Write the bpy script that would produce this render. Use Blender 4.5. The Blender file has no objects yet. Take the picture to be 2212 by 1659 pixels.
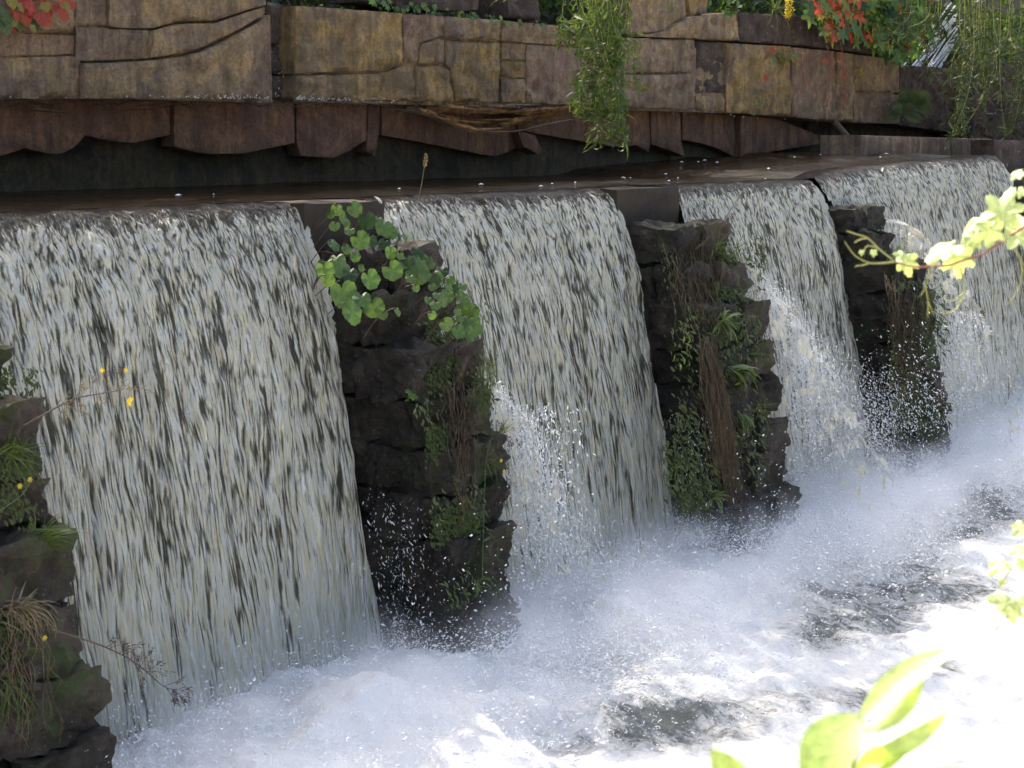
import bpy, bmesh, math, random
import numpy as np
from mathutils import Vector, Matrix, noise
from mathutils.geometry import delaunay_2d_cdt
random.seed(7); RNG = np.random.default_rng(7)
S = bpy.context.scene
COL = S.collection
# ------------------------------------------------------------------ camera
FPX, HZ, VPX = 3300.0, 300.0, 3745.0          # focal length in 2212-wide photo pixels, horizon row, vanishing column of the weir
PITCH = math.atan((829.5 - HZ) / FPX)
YAW = math.atan((VPX - 1106) / FPX * math.cos(PITCH))
CAM = Vector((0, 0, 0.4))
FWD = Vector((math.cos(YAW) * math.cos(PITCH), math.sin(YAW) * math.cos(PITCH), -math.sin(PITCH)))
RIGHT = Vector((math.sin(YAW), -math.cos(YAW), 0))
UP = RIGHT.cross(FWD)
cd = bpy.data.cameras.new('camera'); cam = bpy.data.objects.new('camera', cd); COL.objects.link(cam)
cam.matrix_world = Matrix((( *[RIGHT.x, UP.x, -FWD.x], CAM.x), (RIGHT.y, UP.y, -FWD.y, CAM.y), (RIGHT.z, UP.z, -FWD.z, CAM.z), (0, 0, 0, 1)))
cd.sensor_width = 36; cd.lens = FPX / 2212 * 36; cd.clip_start = 0.05; cd.clip_end = 500
cd.dof.use_dof = True; cd.dof.focus_distance = 10.0; cd.dof.aperture_fstop = 9.0
S.camera = cam
# ------------------------------------------------------------------ sky, sun, exposure
SUN_EL, SUN_AZ = math.radians(50), math.radians(72)      # azimuth measured from +X towards +Y (the sun stands behind the wall)
w = bpy.data.worlds.new('World'); S.world = w; w.use_nodes = True
nt = w.node_tree; bg = nt.nodes['Background']; bg.inputs['Strength'].default_value = 0.14
sky = nt.nodes.new('ShaderNodeTexSky'); sky.sky_type = 'NISHITA'; sky.sun_disc = False; sky.air_density = 1.0; sky.dust_density = 6.0; sky.ozone_density = 1.6
sky.sun_elevation = SUN_EL; sky.sun_rotation = math.pi / 2 - SUN_AZ
nt.links.new(sky.outputs['Color'], bg.inputs['Color'])
sd = bpy.data.lights.new('sun', 'SUN'); sun = bpy.data.objects.new('sun', sd); COL.objects.link(sun)
sd.energy = 2.6; sd.angle = math.radians(0.53); sd.color = (1.0, 0.93, 0.82)
sdir = Vector((math.cos(SUN_EL) * math.cos(SUN_AZ), math.cos(SUN_EL) * math.sin(SUN_AZ), math.sin(SUN_EL)))
sun.rotation_euler = sdir.to_track_quat('Z', 'Y').to_euler()
S.view_settings.view_transform = 'Standard'; S.view_settings.look = 'None'
S.view_settings.exposure = 1.75; S.view_settings.gamma = 1.0
S.cycles.use_denoising = True; S.cycles.max_bounces = 8; S.cycles.transparent_max_bounces = 8
S.cycles.volume_bounces = 3; S.cycles.volume_step_rate = 2.0; S.cycles.volume_max_steps = 128; S.cycles.sample_clamp_indirect = 6

# ------------------------------------------------------------------ helpers
def ray(px, py): return FWD + RIGHT * ((px - 1106) / FPX) - UP * ((py - 829.5) / FPX)
def aty(px, py, Y): d = ray(px, py); return CAM + d * ((Y - CAM.y) / d.y)
def atz(px, py, Z): d = ray(px, py); return CAM + d * ((Z - CAM.z) / d.z)
def atx(px, py, X): d = ray(px, py); return CAM + d * ((X - CAM.x) / d.x)
def atd(px, py, D): return CAM + ray(px, py) * D
def meta(o, label=None, cat=None, group=None, kind=None):
    if label: o['label'] = label
    if cat: o['category'] = cat
    if group: o['group'] = group
    if kind: o['kind'] = kind
    return o
def thing(name, label, cat, loc=(0, 0, 0), group=None):
    o = bpy.data.objects.new(name, None); COL.objects.link(o); o.location = loc; o.empty_display_size = .1
    return meta(o, label, cat, group)
def adopt(o, parent):
    if parent is not None:
        o.parent = parent
        o.matrix_parent_inverse = Matrix.Translation(-Vector(WL(parent)))
    return o
def WL(o): return o.location if o.parent is None else Vector((0, 0, 0)) + (o.matrix_parent_inverse @ o.location) + Vector(WL(o.parent))
def mesh(name, verts, faces, mat, parent=None, smooth=True):
    me = bpy.data.meshes.new(name)
    me.from_pydata([tuple(v) for v in verts], [], faces)
    me.materials.append(mat)
    if smooth: me.polygons.foreach_set('use_smooth', [True] * len(me.polygons))
    o = bpy.data.objects.new(name, me); COL.objects.link(o)
    return adopt(o, parent)
def npmesh(name, V, F, mat, parent=None, smooth=True, attrs=None):
    """V (n,3), F (m,k) arrays"""
    me = bpy.data.meshes.new(name); n, (m, k) = len(V), F.shape
    me.vertices.add(n); me.vertices.foreach_set('co', V.astype(np.float32).ravel())
    me.loops.add(m * k); me.loops.foreach_set('vertex_index', F.astype(np.int32).ravel())
    me.polygons.add(m); me.polygons.foreach_set('loop_start', np.arange(0, m * k, k, dtype=np.int32))
    me.polygons.foreach_set('loop_total', np.full(m, k, dtype=np.int32))
    me.update(calc_edges=True); me.validate()
    if smooth: me.polygons.foreach_set('use_smooth', np.ones(len(me.polygons), dtype=bool))
    for an, (dim, arr) in (attrs or {}).items():
        a = me.attributes.new(an, 'FLOAT' if dim == 1 else 'FLOAT_VECTOR', 'POINT')
        a.data.foreach_set('value' if dim == 1 else 'vector', arr.astype(np.float32).ravel())
    me.materials.append(mat)
    o = bpy.data.objects.new(name, me); COL.objects.link(o)
    return adopt(o, parent)
def place(name, me, parent, M):
    o = bpy.data.objects.new(name, me); COL.objects.link(o)
    adopt(o, parent); o.matrix_basis = M
    return o
_T = np.random.default_rng(3).random((256, 256))
def vn(x, y, seed=0):
    x = x + seed * 17.31; y = y + seed * 9.77
    xi = np.floor(x).astype(int); yi = np.floor(y).astype(int); fx = x - xi; fy = y - yi
    fx = fx * fx * (3 - 2 * fx); fy = fy * fy * (3 - 2 * fy)
    a = _T[xi & 255, yi & 255]; b = _T[(xi + 1) & 255, yi & 255]; c = _T[xi & 255, (yi + 1) & 255]; d = _T[(xi + 1) & 255, (yi + 1) & 255]
    return (a * (1 - fx) + b * fx) * (1 - fy) + (c * (1 - fx) + d * fx) * fy
def sstep(a, b, x): t = np.clip((x - a) / (b - a), 0, 1); return t * t * (3 - 2 * t)

# ------------------------------------------------------------------ materials
class NT:
    def __init__(s, name):
        s.m = bpy.data.materials.new(name); s.m.use_nodes = True; s.t = s.m.node_tree
        s.b = s.t.nodes['Principled BSDF']; s.out = s.t.nodes['Material Output']
    def n(s, typ, **kw):
        nd = s.t.nodes.new('ShaderNode' + typ)
        for k, v in kw.items(): setattr(nd, k, v)
        return nd
    def l(s, a, b): s.t.links.new(a, b)
    def val(s, sock, v):
        if hasattr(v, 'is_linked') or isinstance(v, bpy.types.NodeSocket): s.l(v, sock)
        else: sock.default_value = v
    def pos(s, scale=(1, 1, 1)):
        g = s.n('TexCoord'); m = s.n('Mapping'); m.inputs['Scale'].default_value = scale
        s.l(g.outputs['Object'], m.inputs['Vector']); return m.outputs['Vector']
    def noise(s, vec, scale, detail=4, rough=.6, dist=0.0):
        t = s.n('TexNoise'); t.inputs['Scale'].default_value = scale; t.inputs['Detail'].default_value = detail
        t.inputs['Roughness'].default_value = rough; t.inputs['Distortion'].default_value = dist
        s.l(vec, t.inputs['Vector']); return t.outputs['Fac']
    def ramp(s, fac, stops):
        r = s.n('ValToRGB'); s.l(fac, r.inputs['Fac']); e = r.color_ramp.elements
        while len(e) < len(stops): e.new(.5)
        for q, (p, c) in zip(e, stops):
            q.position = p; q.color = (c, c, c, 1) if isinstance(c, (int, float)) else (*c, 1)
        return r.outputs['Color']
    def mix(s, fac, a, b, mode='MIX'):
        m = s.n('Mix', data_type='RGBA', blend_type=mode)
        s.val(m.inputs[0], fac)
        for sock, v in ((m.inputs[6], a), (m.inputs[7], b)):
            if isinstance(v, tuple): sock.default_value = (*v, 1)
            else: s.l(v, sock)
        return m.outputs[2]
    def math(s, op, a, b=0.0):
        m = s.n('Math', operation=op); s.val(m.inputs[0], a); s.val(m.inputs[1], b); return m.outputs[0]
    def bump(s, h, strength=.5, dist=.01):
        b = s.n('Bump'); b.inputs['Strength'].default_value = strength; b.inputs['Distance'].default_value = dist
        s.l(h, b.inputs['Height']); s.l(b.outputs['Normal'], s.b.inputs['Normal']); return b
    def rnd(s): return s.n('ObjectInfo').outputs['Random']
    def attr(s, name): a = s.n('Attribute'); a.attribute_name = name; return a

def mat_wall(name, cols, moss=0.0, spec=.25, lichen=.68, edge=None):
    N = NT(name); p = N.pos()
    c1 = N.ramp(N.noise(p, 1.9, 7, .68, .9), [(.34, cols[0]), (.44, cols[1]), (.52, cols[2]), (.60, cols[1]), (.68, cols[3])])
    r = N.rnd(); c1 = N.mix(N.math('MULTIPLY', r, .4), c1, cols[1])
    ps = N.pos((7, 7, .9))
    st = N.ramp(N.noise(ps, 1.6, 7, .72, .3), [(.38, .5), (.50, 1.0), (.62, 1.45)])
    c2 = N.mix(.75, c1, st, 'MULTIPLY')
    pk = N.ramp(N.noise(p, 6.5, 7, .75, .4), [(.50, 0), (.60, 1)])
    c2 = N.mix(N.math('MULTIPLY', pk, .35), c2, (.24, .15, .115))
    sp = N.ramp(N.noise(p, 42, 5, .75), [(.38, .35), (.50, 1), (.64, 1.25)])
    c3 = N.mix(.45, c2, sp, 'MULTIPLY')
    dk = N.ramp(N.noise(p, 3.7, 8, .78, .7), [(.47, 1), (.57, 0)])
    c4 = N.mix(N.math('MULTIPLY', dk, .35), c3, (.045, .038, .036))
    li = N.ramp(N.noise(p, 15, 8, .78), [(lichen - .02, 0), (lichen + .01, 1)])
    c5 = N.mix(N.math('MULTIPLY', li, .75), c4, (.50, .48, .42))
    if moss: 
        sz = N.n('SeparateXYZ'); N.l(p, sz.inputs[0])
        mo = N.math('MULTIPLY', N.ramp(N.noise(p, 6.5, 7, .75), [(.40, 0), (.62, 1)]), N.ramp(sz.outputs['Z'], [(.0, 1), (.22, 1), (.45, .15)]))
        c5 = N.mix(N.math('MULTIPLY', mo, .7), c5, (.045, .042, .010))
    N.l(c5, N.b.inputs['Base Color']); N.b.inputs['Roughness'].default_value = .85
    N.b.inputs['Specular IOR Level'].default_value = spec
    N.bump(N.math('ADD', N.noise(p, 18, 9, .78), N.math('MULTIPLY', N.noise(ps, 3, 5, .7), .5)), 1.0, .03)
    return N.m
M_WALL = mat_wall('sandstone', [(0.167, 0.098, 0.057), (0.274, 0.183, 0.110), (0.372, 0.243, 0.096), (0.245, 0.187, 0.136)])
M_WALL_OCH = mat_wall('ochre_sandstone', [(0.174, 0.109, 0.060), (0.292, 0.197, 0.099), (0.402, 0.249, 0.068), (0.237, 0.183, 0.137)])
M_WALL_RED = mat_wall('red_sandstone', [(0.196, 0.110, 0.066), (0.285, 0.177, 0.113), (0.323, 0.224, 0.122), (0.225, 0.167, 0.113)])
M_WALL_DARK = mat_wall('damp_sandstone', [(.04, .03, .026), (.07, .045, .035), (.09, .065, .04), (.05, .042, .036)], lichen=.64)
M_SHELF = mat_wall('brown_shelf_rock', [(0.155, 0.065, 0.036), (0.208, 0.100, 0.058), (0.271, 0.142, 0.065), (0.174, 0.087, 0.050)], lichen=.75)
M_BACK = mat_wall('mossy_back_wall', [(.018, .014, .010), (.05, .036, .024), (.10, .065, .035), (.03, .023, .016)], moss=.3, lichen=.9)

def mat_wet(name='wet_masonry', g=1.0):
    N = NT(name); p = N.pos()
    c = N.ramp(N.noise(p, 5, 6, .7, .5), [(.3, (.010, .008, .006)), (.5, (.034, .026, .019)), (.7, (.085, .064, .048))])
    c = N.mix(N.math('MULTIPLY', N.rnd(), .4), c, (.035, .027, .021))
    mo = N.ramp(N.noise(p, 3.5, 6, .75), [(.5, 0), (.64, 1)])
    c = N.mix(N.math('MULTIPLY', mo, .75), c, (.035, .05, .012))
    li = N.ramp(N.noise(p, 45, 3, .7), [(.64, 0), (.69, 1)])
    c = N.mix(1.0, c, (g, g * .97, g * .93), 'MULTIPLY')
    c = N.mix(N.math('MULTIPLY', li, .5), c, (.30, .29, .26))
    N.l(c, N.b.inputs['Base Color'])
    N.l(N.ramp(N.noise(p, 6, 3), [(.35, .4), (.65, .9)]), N.b.inputs['Roughness'])
    N.b.inputs['Specular IOR Level'].default_value = .3
    N.bump(N.math('ADD', N.noise(p, 14, 10, .8, .3), N.math('MULTIPLY', N.noise(p, 60, 5, .8), .35)), 1.0, .06); return N.m
M_WET = mat_wet()
M_WET_LIT = mat_wet('front_lit_masonry', 1.9)  # brightened copy: light on the piers' right-hand front stones, put into the colour
M_WET_SUN = mat_wet('sunlit_masonry', 2.4)  # same stone brighter still, sunlight on the left pier painted into its colour

def mat_leaf(name, c1, c2, rough=.42, trans=.45, tint=None, spec=.4):
    N = NT(name); p = N.pos(); r = N.rnd()
    c = N.mix(r, c1, c2)
    v = N.ramp(N.noise(p, 9, 4, .6), [(.3, .55), (.7, 1.15)])
    c = N.mix(.8, c, v, 'MULTIPLY')
    N.l(c, N.b.inputs['Base Color']); N.b.inputs['Roughness'].default_value = rough
    N.b.inputs['Specular IOR Level'].default_value = spec
    N.bump(N.noise(p, 25, 3), .25, .01)
    t = N.n('BsdfTranslucent'); tc = N.mix(1.0, c, tint or (1.5, 1.6, .6), 'MULTIPLY'); N.l(tc, t.inputs['Color'])
    m = N.n('MixShader'); m.inputs[0].default_value = trans
    N.l(N.b.outputs[0], m.inputs[1]); N.l(t.outputs[0], m.inputs[2]); N.l(m.outputs[0], N.out.inputs['Surface'])
    return N.m
M_LEAF = mat_leaf('broad_green_leaf', (.065, .12, .022), (.12, .18, .035), .35, .3, tint=(1.2, 1.5, .5))
M_LEAFDK = mat_leaf('dark_green_leaf', (.03, .06, .015), (.06, .10, .025))
M_WILLOW = mat_leaf('willow_leaf', (.075, .11, .03), (.15, .18, .06), .5)
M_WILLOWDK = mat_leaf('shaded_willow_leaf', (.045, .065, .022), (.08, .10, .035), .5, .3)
M_CREEP = mat_leaf('creeper_leaf', (.08, .16, .05), (.17, .24, .06))
M_RED = mat_leaf('red_creeper_leaf', (.42, .05, .035), (.42, .13, .04), .5, tint=(1.5, .9, .7))
M_YEL = mat_leaf('yellowing_leaf', (.35, .25, .05), (.20, .20, .03), .5)
M_GRASS = mat_leaf('grass_blade', (.10, .15, .03), (.20, .22, .06), .5)
M_DRY = mat_leaf('dry_root', (.07, .042, .024), (.12, .08, .042), .8, .15)
M_STRAW = mat_leaf('straw', (.30, .22, .12), (.22, .15, .08), .8, .25)
M_VINE = mat_leaf('vine_leaf', (.46, .53, .24), (.56, .62, .30), .38, .4, tint=(1.4, 1.4, .5), spec=1.0)
M_FORE = mat_leaf('laurel_leaf', (.36, .48, .13), (.48, .58, .20), .34, .4, tint=(1.4, 1.4, .4), spec=1.0)
M_MOSS = mat_leaf('moss', (.035, .05, .012), (.07, .085, .02), .9, .15)
M_YFLOWER = mat_leaf('yellow_petal', (.75, .52, .03), (.8, .6, .05), .5, .3, tint=(1, 1, .5))

def mat_plain(name, c, rough=.7, spec=.4, bscale=30, bstr=.4, c2=None, cs=8):
    N = NT(name); p = N.pos()
    c2 = c2 or tuple(x * .6 for x in c)
    N.l(N.mix(N.ramp(N.noise(p, cs, 6, .65), [(.35, 0), (.65, 1)]), c, c2), N.b.inputs['Base Color'])
    N.b.inputs['Roughness'].default_value = rough; N.b.inputs['Specular IOR Level'].default_value = spec
    N.bump(N.noise(p, bscale, 6), bstr, .01); return N.m
M_STEM = mat_plain('red_stem', (.32, .10, .06), .5)
M_TENDRIL = mat_plain('green_tendril', (.45, .42, .10), .5)
M_GSTEM = mat_plain('green_stem', (.10, .13, .04), .6)
M_PSTEM = mat_plain('dark_leaf_stalk', (.07, .04, .025), .6)
M_TWIG = mat_plain('brown_twig', (.08, .05, .03), .8)
M_BARK = mat_plain('bark', (.06, .05, .035), .9)
M_ROT = mat_plain('rotten_wood', (.30, .14, .035), .8, .3, 40, .9, (.05, .022, .012), 14)
M_SPLINT = mat_plain('grey_splinter', (.22, .16, .11), .8)
M_LIME = mat_plain('lime_crust', (.55, .52, .45), .9)
M_EARTH = mat_plain('dark_earth', (.03, .026, .018), .95, .1, 12, 1, (.015, .017, .008), 5)
M_METAL = mat_plain('grey_metal_rod', (.85, .82, .82), .4, .8, c2=(.6, .58, .58))
M_METAL.node_tree.nodes['Principled BSDF'].inputs['Metallic'].default_value = .6

def mat_fall():
    """falling water: clear dark water streaked with white aerated water, stretched along the flow (flow = across, fall time, foam amount)"""
    N = NT('falling_water'); a = N.attr('flow'); sx = N.n('SeparateXYZ'); N.l(a.outputs['Vector'], sx.inputs[0])
    def co(su, sv, ph=0.0):
        m = N.n('Mapping'); m.inputs['Scale'].default_value = (su, sv, 0); m.inputs['Location'].default_value = (ph, ph * 1.7, ph)
        N.l(a.outputs['Vector'], m.inputs['Vector']); return m.outputs['Vector']
    n1 = N.noise(co(88, 44), 1.0, 4, .62, .8)
    n2 = N.noise(co(220, 95, 3), 1.0, 3, .6, .5)
    n4 = N.noise(co(42, 11, 11), 1.0, 3, .55, .9)
    w1 = N.n('Mix', data_type='VECTOR'); w1.inputs[0].default_value = 1.0
    wob = N.n('TexNoise'); wob.inputs['Scale'].default_value = 1.0; wob.inputs['Detail'].default_value = 2; N.l(co(22, 26, 5), wob.inputs['Vector'])
    va = N.n('VectorMath', operation='MULTIPLY_ADD'); N.l(wob.outputs['Color'], va.inputs[0]); va.inputs[1].default_value = (1.5, 1.2, 0); N.l(co(84, 36, 2), va.inputs[2])
    vo = N.n('TexVoronoi', feature='SMOOTH_F1'); vo.inputs['Scale'].default_value = 1.0; vo.inputs['Smoothness'].default_value = .35; N.l(va.outputs[0], vo.inputs['Vector'])
    bead = N.math('SUBTRACT', 1.0, vo.outputs['Distance'])
    s = N.math('ADD', N.math('MULTIPLY', n1, .36), N.math('ADD', N.math('MULTIPLY', n2, .22), N.math('ADD', N.math('MULTIPLY', n4, .16), N.math('MULTIPLY', bead, .42))))
    s = N.math('ADD', s, sx.outputs['Z'])
    f = N.ramp(s, [(.445, 0), (.500, .26), (.555, .64), (.605, 1)])
    clearc = N.mix(N.ramp(sx.outputs['Y'], [(.0, 0), (.16, 1)]), (.05, .026, .012), (.085, .076, .045))
    col = N.mix(f, clearc, (.95, .92, .81))
    warm = N.ramp(N.noise(co(70, 26, 5), 1.0, 3), [(.42, 0), (.60, 1)])  # yellowish streaks painted in for reflections of sunlit surroundings
    col = N.mix(N.math('MULTIPLY', warm, .85), col, (.95, .86, .60), 'MULTIPLY')
    N.l(col, N.b.inputs['Base Color'])
    N.l(N.ramp(f, [(0, .10), (1, .32)]), N.b.inputs['Roughness']); N.b.inputs['Specular IOR Level'].default_value = .9
    h = N.math('ADD', N.math('ADD', n1, N.math('MULTIPLY', bead, 1.1)), N.math('ADD', N.math('MULTIPLY', n2, .6), N.math('MULTIPLY', N.noise(co(260, 90, 9), 1.0, 2), .25)))
    N.bump(h, 1.0, .035)
    t = N.n('BsdfTranslucent'); N.l(col, t.inputs['Color'])
    m = N.n('MixShader'); m.inputs[0].default_value = .22
    N.l(N.b.outputs[0], m.inputs[1]); N.l(t.outputs[0], m.inputs[2]); N.l(m.outputs[0], N.out.inputs['Surface'])
    return N.m
M_FALL = mat_fall()
def mat_pool():
    N = NT('dark_pool_water'); p = N.pos((1, 1, 1))
    N.l(N.mix(N.noise(p, 1.5, 3), (.010, .006, .003), (.024, .014, .007)), N.b.inputs['Base Color'])
    N.b.inputs['Roughness'].default_value = .07; N.b.inputs['Specular IOR Level'].default_value = .5
    q = N.pos((4, 1.6, 1)); N.bump(N.noise(q, 3.5, 7, .68, .5), .4, .04); return N.m
M_POOL = mat_pool()
def mat_river():
    N = NT('river_foam'); p = N.pos(); a = N.attr('foam')
    n = N.math('ADD', N.math('MULTIPLY', N.noise(N.pos((1.5, .8, 1)), 6, 9, .78, 1.0), .65), N.math('MULTIPLY', N.noise(p, 34, 6, .78, .4), .35))
    s = N.math('ADD', n, a.outputs['Fac'])
    f = N.ramp(s, [(.46, 0), (.54, .35), (.64, .75), (.82, 1)])
    N.l(N.mix(f, (.11, .115, .105), (.84, .83, .80)), N.b.inputs['Base Color'])
    N.l(N.ramp(f, [(0, .12), (1, .7)]), N.b.inputs['Roughness']); N.b.inputs['Specular IOR Level'].default_value = .5
    N.bump(N.math('ADD', N.noise(p, 28, 8, .75), N.math('MULTIPLY', N.noise(p, 90, 4, .7), .6)), .7, .05)
    return N.m
M_RIVER = mat_river()
M_FOAM = mat_plain('white_spray', (.86, .85, .83), .7, .3, 60, .2, (.78, .78, .76))

# ------------------------------------------------------------------ blocks and slabs
RB = random.Random(77)
def stone_block(x0, x1, y0, y1, z0, z1, mat, parent, name='stone', rough=.02, n=7, rnd=.10, seed=0):
    """rounded, rough-hewn block"""
    bm = bmesh.new(); bmesh.ops.create_cube(bm, size=2)
    bmesh.ops.subdivide_edges(bm, edges=bm.edges[:], cuts=n, use_grid_fill=True)
    c = Vector(((x0 + x1) / 2, (y0 + y1) / 2, (z0 + z1) / 2)); h = Vector(((x1 - x0) / 2, (y1 - y0) / 2, (z1 - z0) / 2)); mn = min(h)
    off = Vector((seed * 3.7, seed * 1.3, seed * 2.1))
    sk = [RB.uniform(-.13, .13) for _ in range(6)]
    for v in bm.verts:
        p = v.co.copy(); q = Vector((p.x, p.y, p.z))
        # round the corners by a radius that is a share of the smallest half side
        r = mn * (rnd * 1.2 + .03); pp = Vector((q.x * h.x, q.y * h.y, q.z * h.z)); pp.z += (sk[0] * q.x + sk[1] * q.y) * h.z * .5 * (rough > .01); pp.y += (sk[2] * q.z + sk[3] * q.x) * h.z * (rough > .01); inner = Vector([max(-hh * 1.1 + r, min(hh * 1.1 - r, t)) for t, hh in zip(pp, h)])
        d = pp - inner
        if d.length > r: d = d.normalized() * r
        pp = inner + d
        wp = c + pp
        k = noise.fractal(wp * 6 + off, .7, 2.2, 5) * rough * 1.3 + noise.noise(wp * 2.6 + off) * rough * .8 + (abs(noise.noise(wp * 11 + off)) - .25) * rough * .9
        nn = Vector((q.x ** 5, q.y ** 5, q.z ** 5)); nn = nn.normalized() if nn.length else q.normalized()
        v.co = wp + nn * k
    bm.normal_update()
    for e in bm.edges: e.smooth = e.calc_face_angle(0) < .5
    me = bpy.data.meshes.new(name); bm.to_mesh(me); bm.free(); me.materials.append(mat)
    me.polygons.foreach_set('use_smooth', [True] * len(me.polygons))
    o = bpy.data.objects.new(name, me); COL.objects.link(o); return adopt(o, parent)

def slab_px(name, poly, Y, thick, mat, parent, step=.034, relief=.05, edge=.02, proud=0.0, gap=.003, tilt=0.0):
    """stone with the outline poly (photo pixels read on the plane y = Y), real thickness and a hewn front"""
    P = [aty(px, py, Y) for px, py in poly]; pts = [(p.x, p.z) for p in P]
    cx = sum(p[0] for p in pts) / len(pts); cz = sum(p[1] for p in pts) / len(pts)
    bd = []
    for i, a in enumerate(pts):
        b = pts[(i + 1) % len(pts)]; L = math.dist(a, b); k = max(1, int(L / step))
        nx, nz = (b[1] - a[1]) / max(L, 1e-6), -(b[0] - a[0]) / max(L, 1e-6)
        for j in range(k):
            t = j / k; jit = (random.random() - .5) * gap * 1.6 if j else 0
            x = a[0] + (b[0] - a[0]) * t + nx * jit; z = a[1] + (b[1] - a[1]) * t + nz * jit
            d = math.hypot(cx - x, cz - z); bd.append((x + (cx - x) / d * gap, z + (cz - z) / d * gap))
    nb = len(bd); xs = [b[0] for b in bd]; zs = [b[1] for b in bd]
    inner = []
    x = min(xs)
    while x < max(xs):
        z = min(zs)
        while z < max(zs):
            inner.append((x + random.uniform(-.3, .3) * step, z + random.uniform(-.3, .3) * step)); z += step
        x += step
    def inside(p):
        c = False; j = nb - 1
        for i in range(nb):
            if (bd[i][1] > p[1]) != (bd[j][1] > p[1]) and p[0] < (bd[j][0] - bd[i][0]) * (p[1] - bd[i][1]) / (bd[j][1] - bd[i][1]) + bd[i][0]: c = not c
            j = i
        return c
    B = np.array(bd)
    def dist(p):
        A = B; C = np.roll(B, -1, 0); AB = C - A; t = np.clip(((p - A) * AB).sum(1) / np.maximum((AB ** 2).sum(1), 1e-9), 0, 1)
        return np.sqrt((((A + AB * t[:, None]) - p) ** 2).sum(1)).min()
    inner = [(p, dist(np.array(p))) for p in inner if inside(p)]
    inner = [(p, d) for p, d in inner if d > step * .45]
    allp = bd + [p for p, _ in inner]
    vs, _, fs, *_ = delaunay_2d_cdt([Vector(p) for p in allp], [], [list(range(nb))], 1, 1e-5)
    if len(vs) != len(allp): dd = {i: 0 for i in range(nb)}
    ds = [0.0] * nb + [d for _, d in inner]; ds += [0.0] * (len(vs) - len(ds))
    off = random.random() * 50; V = []
    for i, v in enumerate(vs):
        d = ds[i]; e = max(0, 1 - d / edge) ** 2 * edge * .8
        r = noise.fractal(Vector((v.x * 5.0, off, v.y * 8)), .75, 2.2, 6) * relief * .8 + noise.noise(Vector((v.x * 1.3, off, v.y * 2))) * relief * .6 - max(0, .22 - abs(noise.noise(Vector((v.x * 1.6, off + 9, v.y * 4.5))))) * relief * 1.5
        V.append((v.x, Y - proud + e - r * (1 if d > 0 else .4) + tilt * (v.y - cz), v.y))
    F = [tuple(f) for f in fs]
    # orient towards -y
    a, b, c = [Vector(V[k]) for k in F[0][:3]]
    if (b - a).cross(c - a).y > 0: F = [f[::-1] for f in F]
    n0 = len(V)
    ring = list(range(nb))
    V += [(V[k][0], Y - proud + thick, V[k][2]) for k in ring]
    for i in range(nb): F.append((ring[i], ring[(i + 1) % nb], n0 + (i + 1) % nb, n0 + i))
    F.append(tuple(n0 + i for i in range(nb)))
    o = mesh(name, V, F, mat, parent, smooth=True)
    me = o.data; bm = bmesh.new(); bm.from_mesh(me); bmesh.ops.recalc_face_normals(bm, faces=bm.faces[:])
    for e2 in bm.edges:
        if len(e2.link_faces) == 2 and e2.calc_face_angle(0) > 1.0: e2.smooth = False
    bm.to_mesh(me); bm.free()
    return o
def tube(pts, rad, sides=5, taper=1.0):
    V, F = [], []; n = len(pts)
    for i, p in enumerate(pts):
        p = Vector(p); t = (Vector(pts[min(i + 1, n - 1)]) - Vector(pts[max(i - 1, 0)]))
        t = t.normalized() if t.length > 1e-9 else Vector((0, 0, 1))
        a = t.cross(Vector((.31, .22, .92))); a.normalize(); b = t.cross(a); r = rad * (1 - (1 - taper) * i / max(1, n - 1))
        for k in range(sides):
            an = 2 * math.pi * k / sides; V.append(p + a * math.cos(an) * r + b * math.sin(an) * r)
    for i in range(n - 1):
        for k in range(sides):
            F.append((i * sides + k, i * sides + (k + 1) % sides, (i + 1) * sides + (k + 1) % sides, (i + 1) * sides + k))
    F.append(tuple(range(sides))[::-1]); F.append(tuple((n - 1) * sides + k for k in range(sides)))
    return V, F
class MB:
    def __init__(s): s.V = []; s.F = []
    def add(s, V, F): o = len(s.V); s.V += [tuple(v) for v in V]; s.F += [tuple(i + o for i in f) for f in F]
    def tube(s, *a, **k): s.add(*tube(*a, **k))
    def build(s, name, mat, parent=None, smooth=True): return mesh(name, s.V, s.F, mat, parent, smooth)
def smooth_line(pts, k=6):
    out = []; P = [Vector(p) for p in pts]
    for i in range(len(P) - 1):
        p0, p1, p2, p3 = P[max(i - 1, 0)], P[i], P[i + 1], P[min(i + 2, len(P) - 1)]
        for j in range(k):
            t = j / k
            out.append(.5 * ((2 * p1) + (p2 - p0) * t + (2 * p0 - 5 * p1 + 4 * p2 - p3) * t * t + (3 * p1 - p0 - 3 * p2 + p3) * t ** 3))
    out.append(P[-1]); return out

#@@SETTING
# ------------------------------------------------------------------ the weir and its water
PX = [(2.85, 3.74), (5.97, 6.58), (9.02, 9.80), (12.1, 12.72), (16.45, 17.3)]     # the stone piers, from left to right
FALLS = [(3.58, 5.99), (6.56, 9.04), (9.78, 12.15), (12.2, 16.5), (16.6, 21.5)]
Z_LOW = -2.4
_pz = [-2.9, -2.0, -1.3, -.8, -.6, -.32, -.18, .1]; _py = [4.98, 5.16, 5.27, 5.42, 5.62, 5.78, 6.02, 6.2]
def pier_front(z): return float(np.interp(z, _pz, _py))

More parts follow.
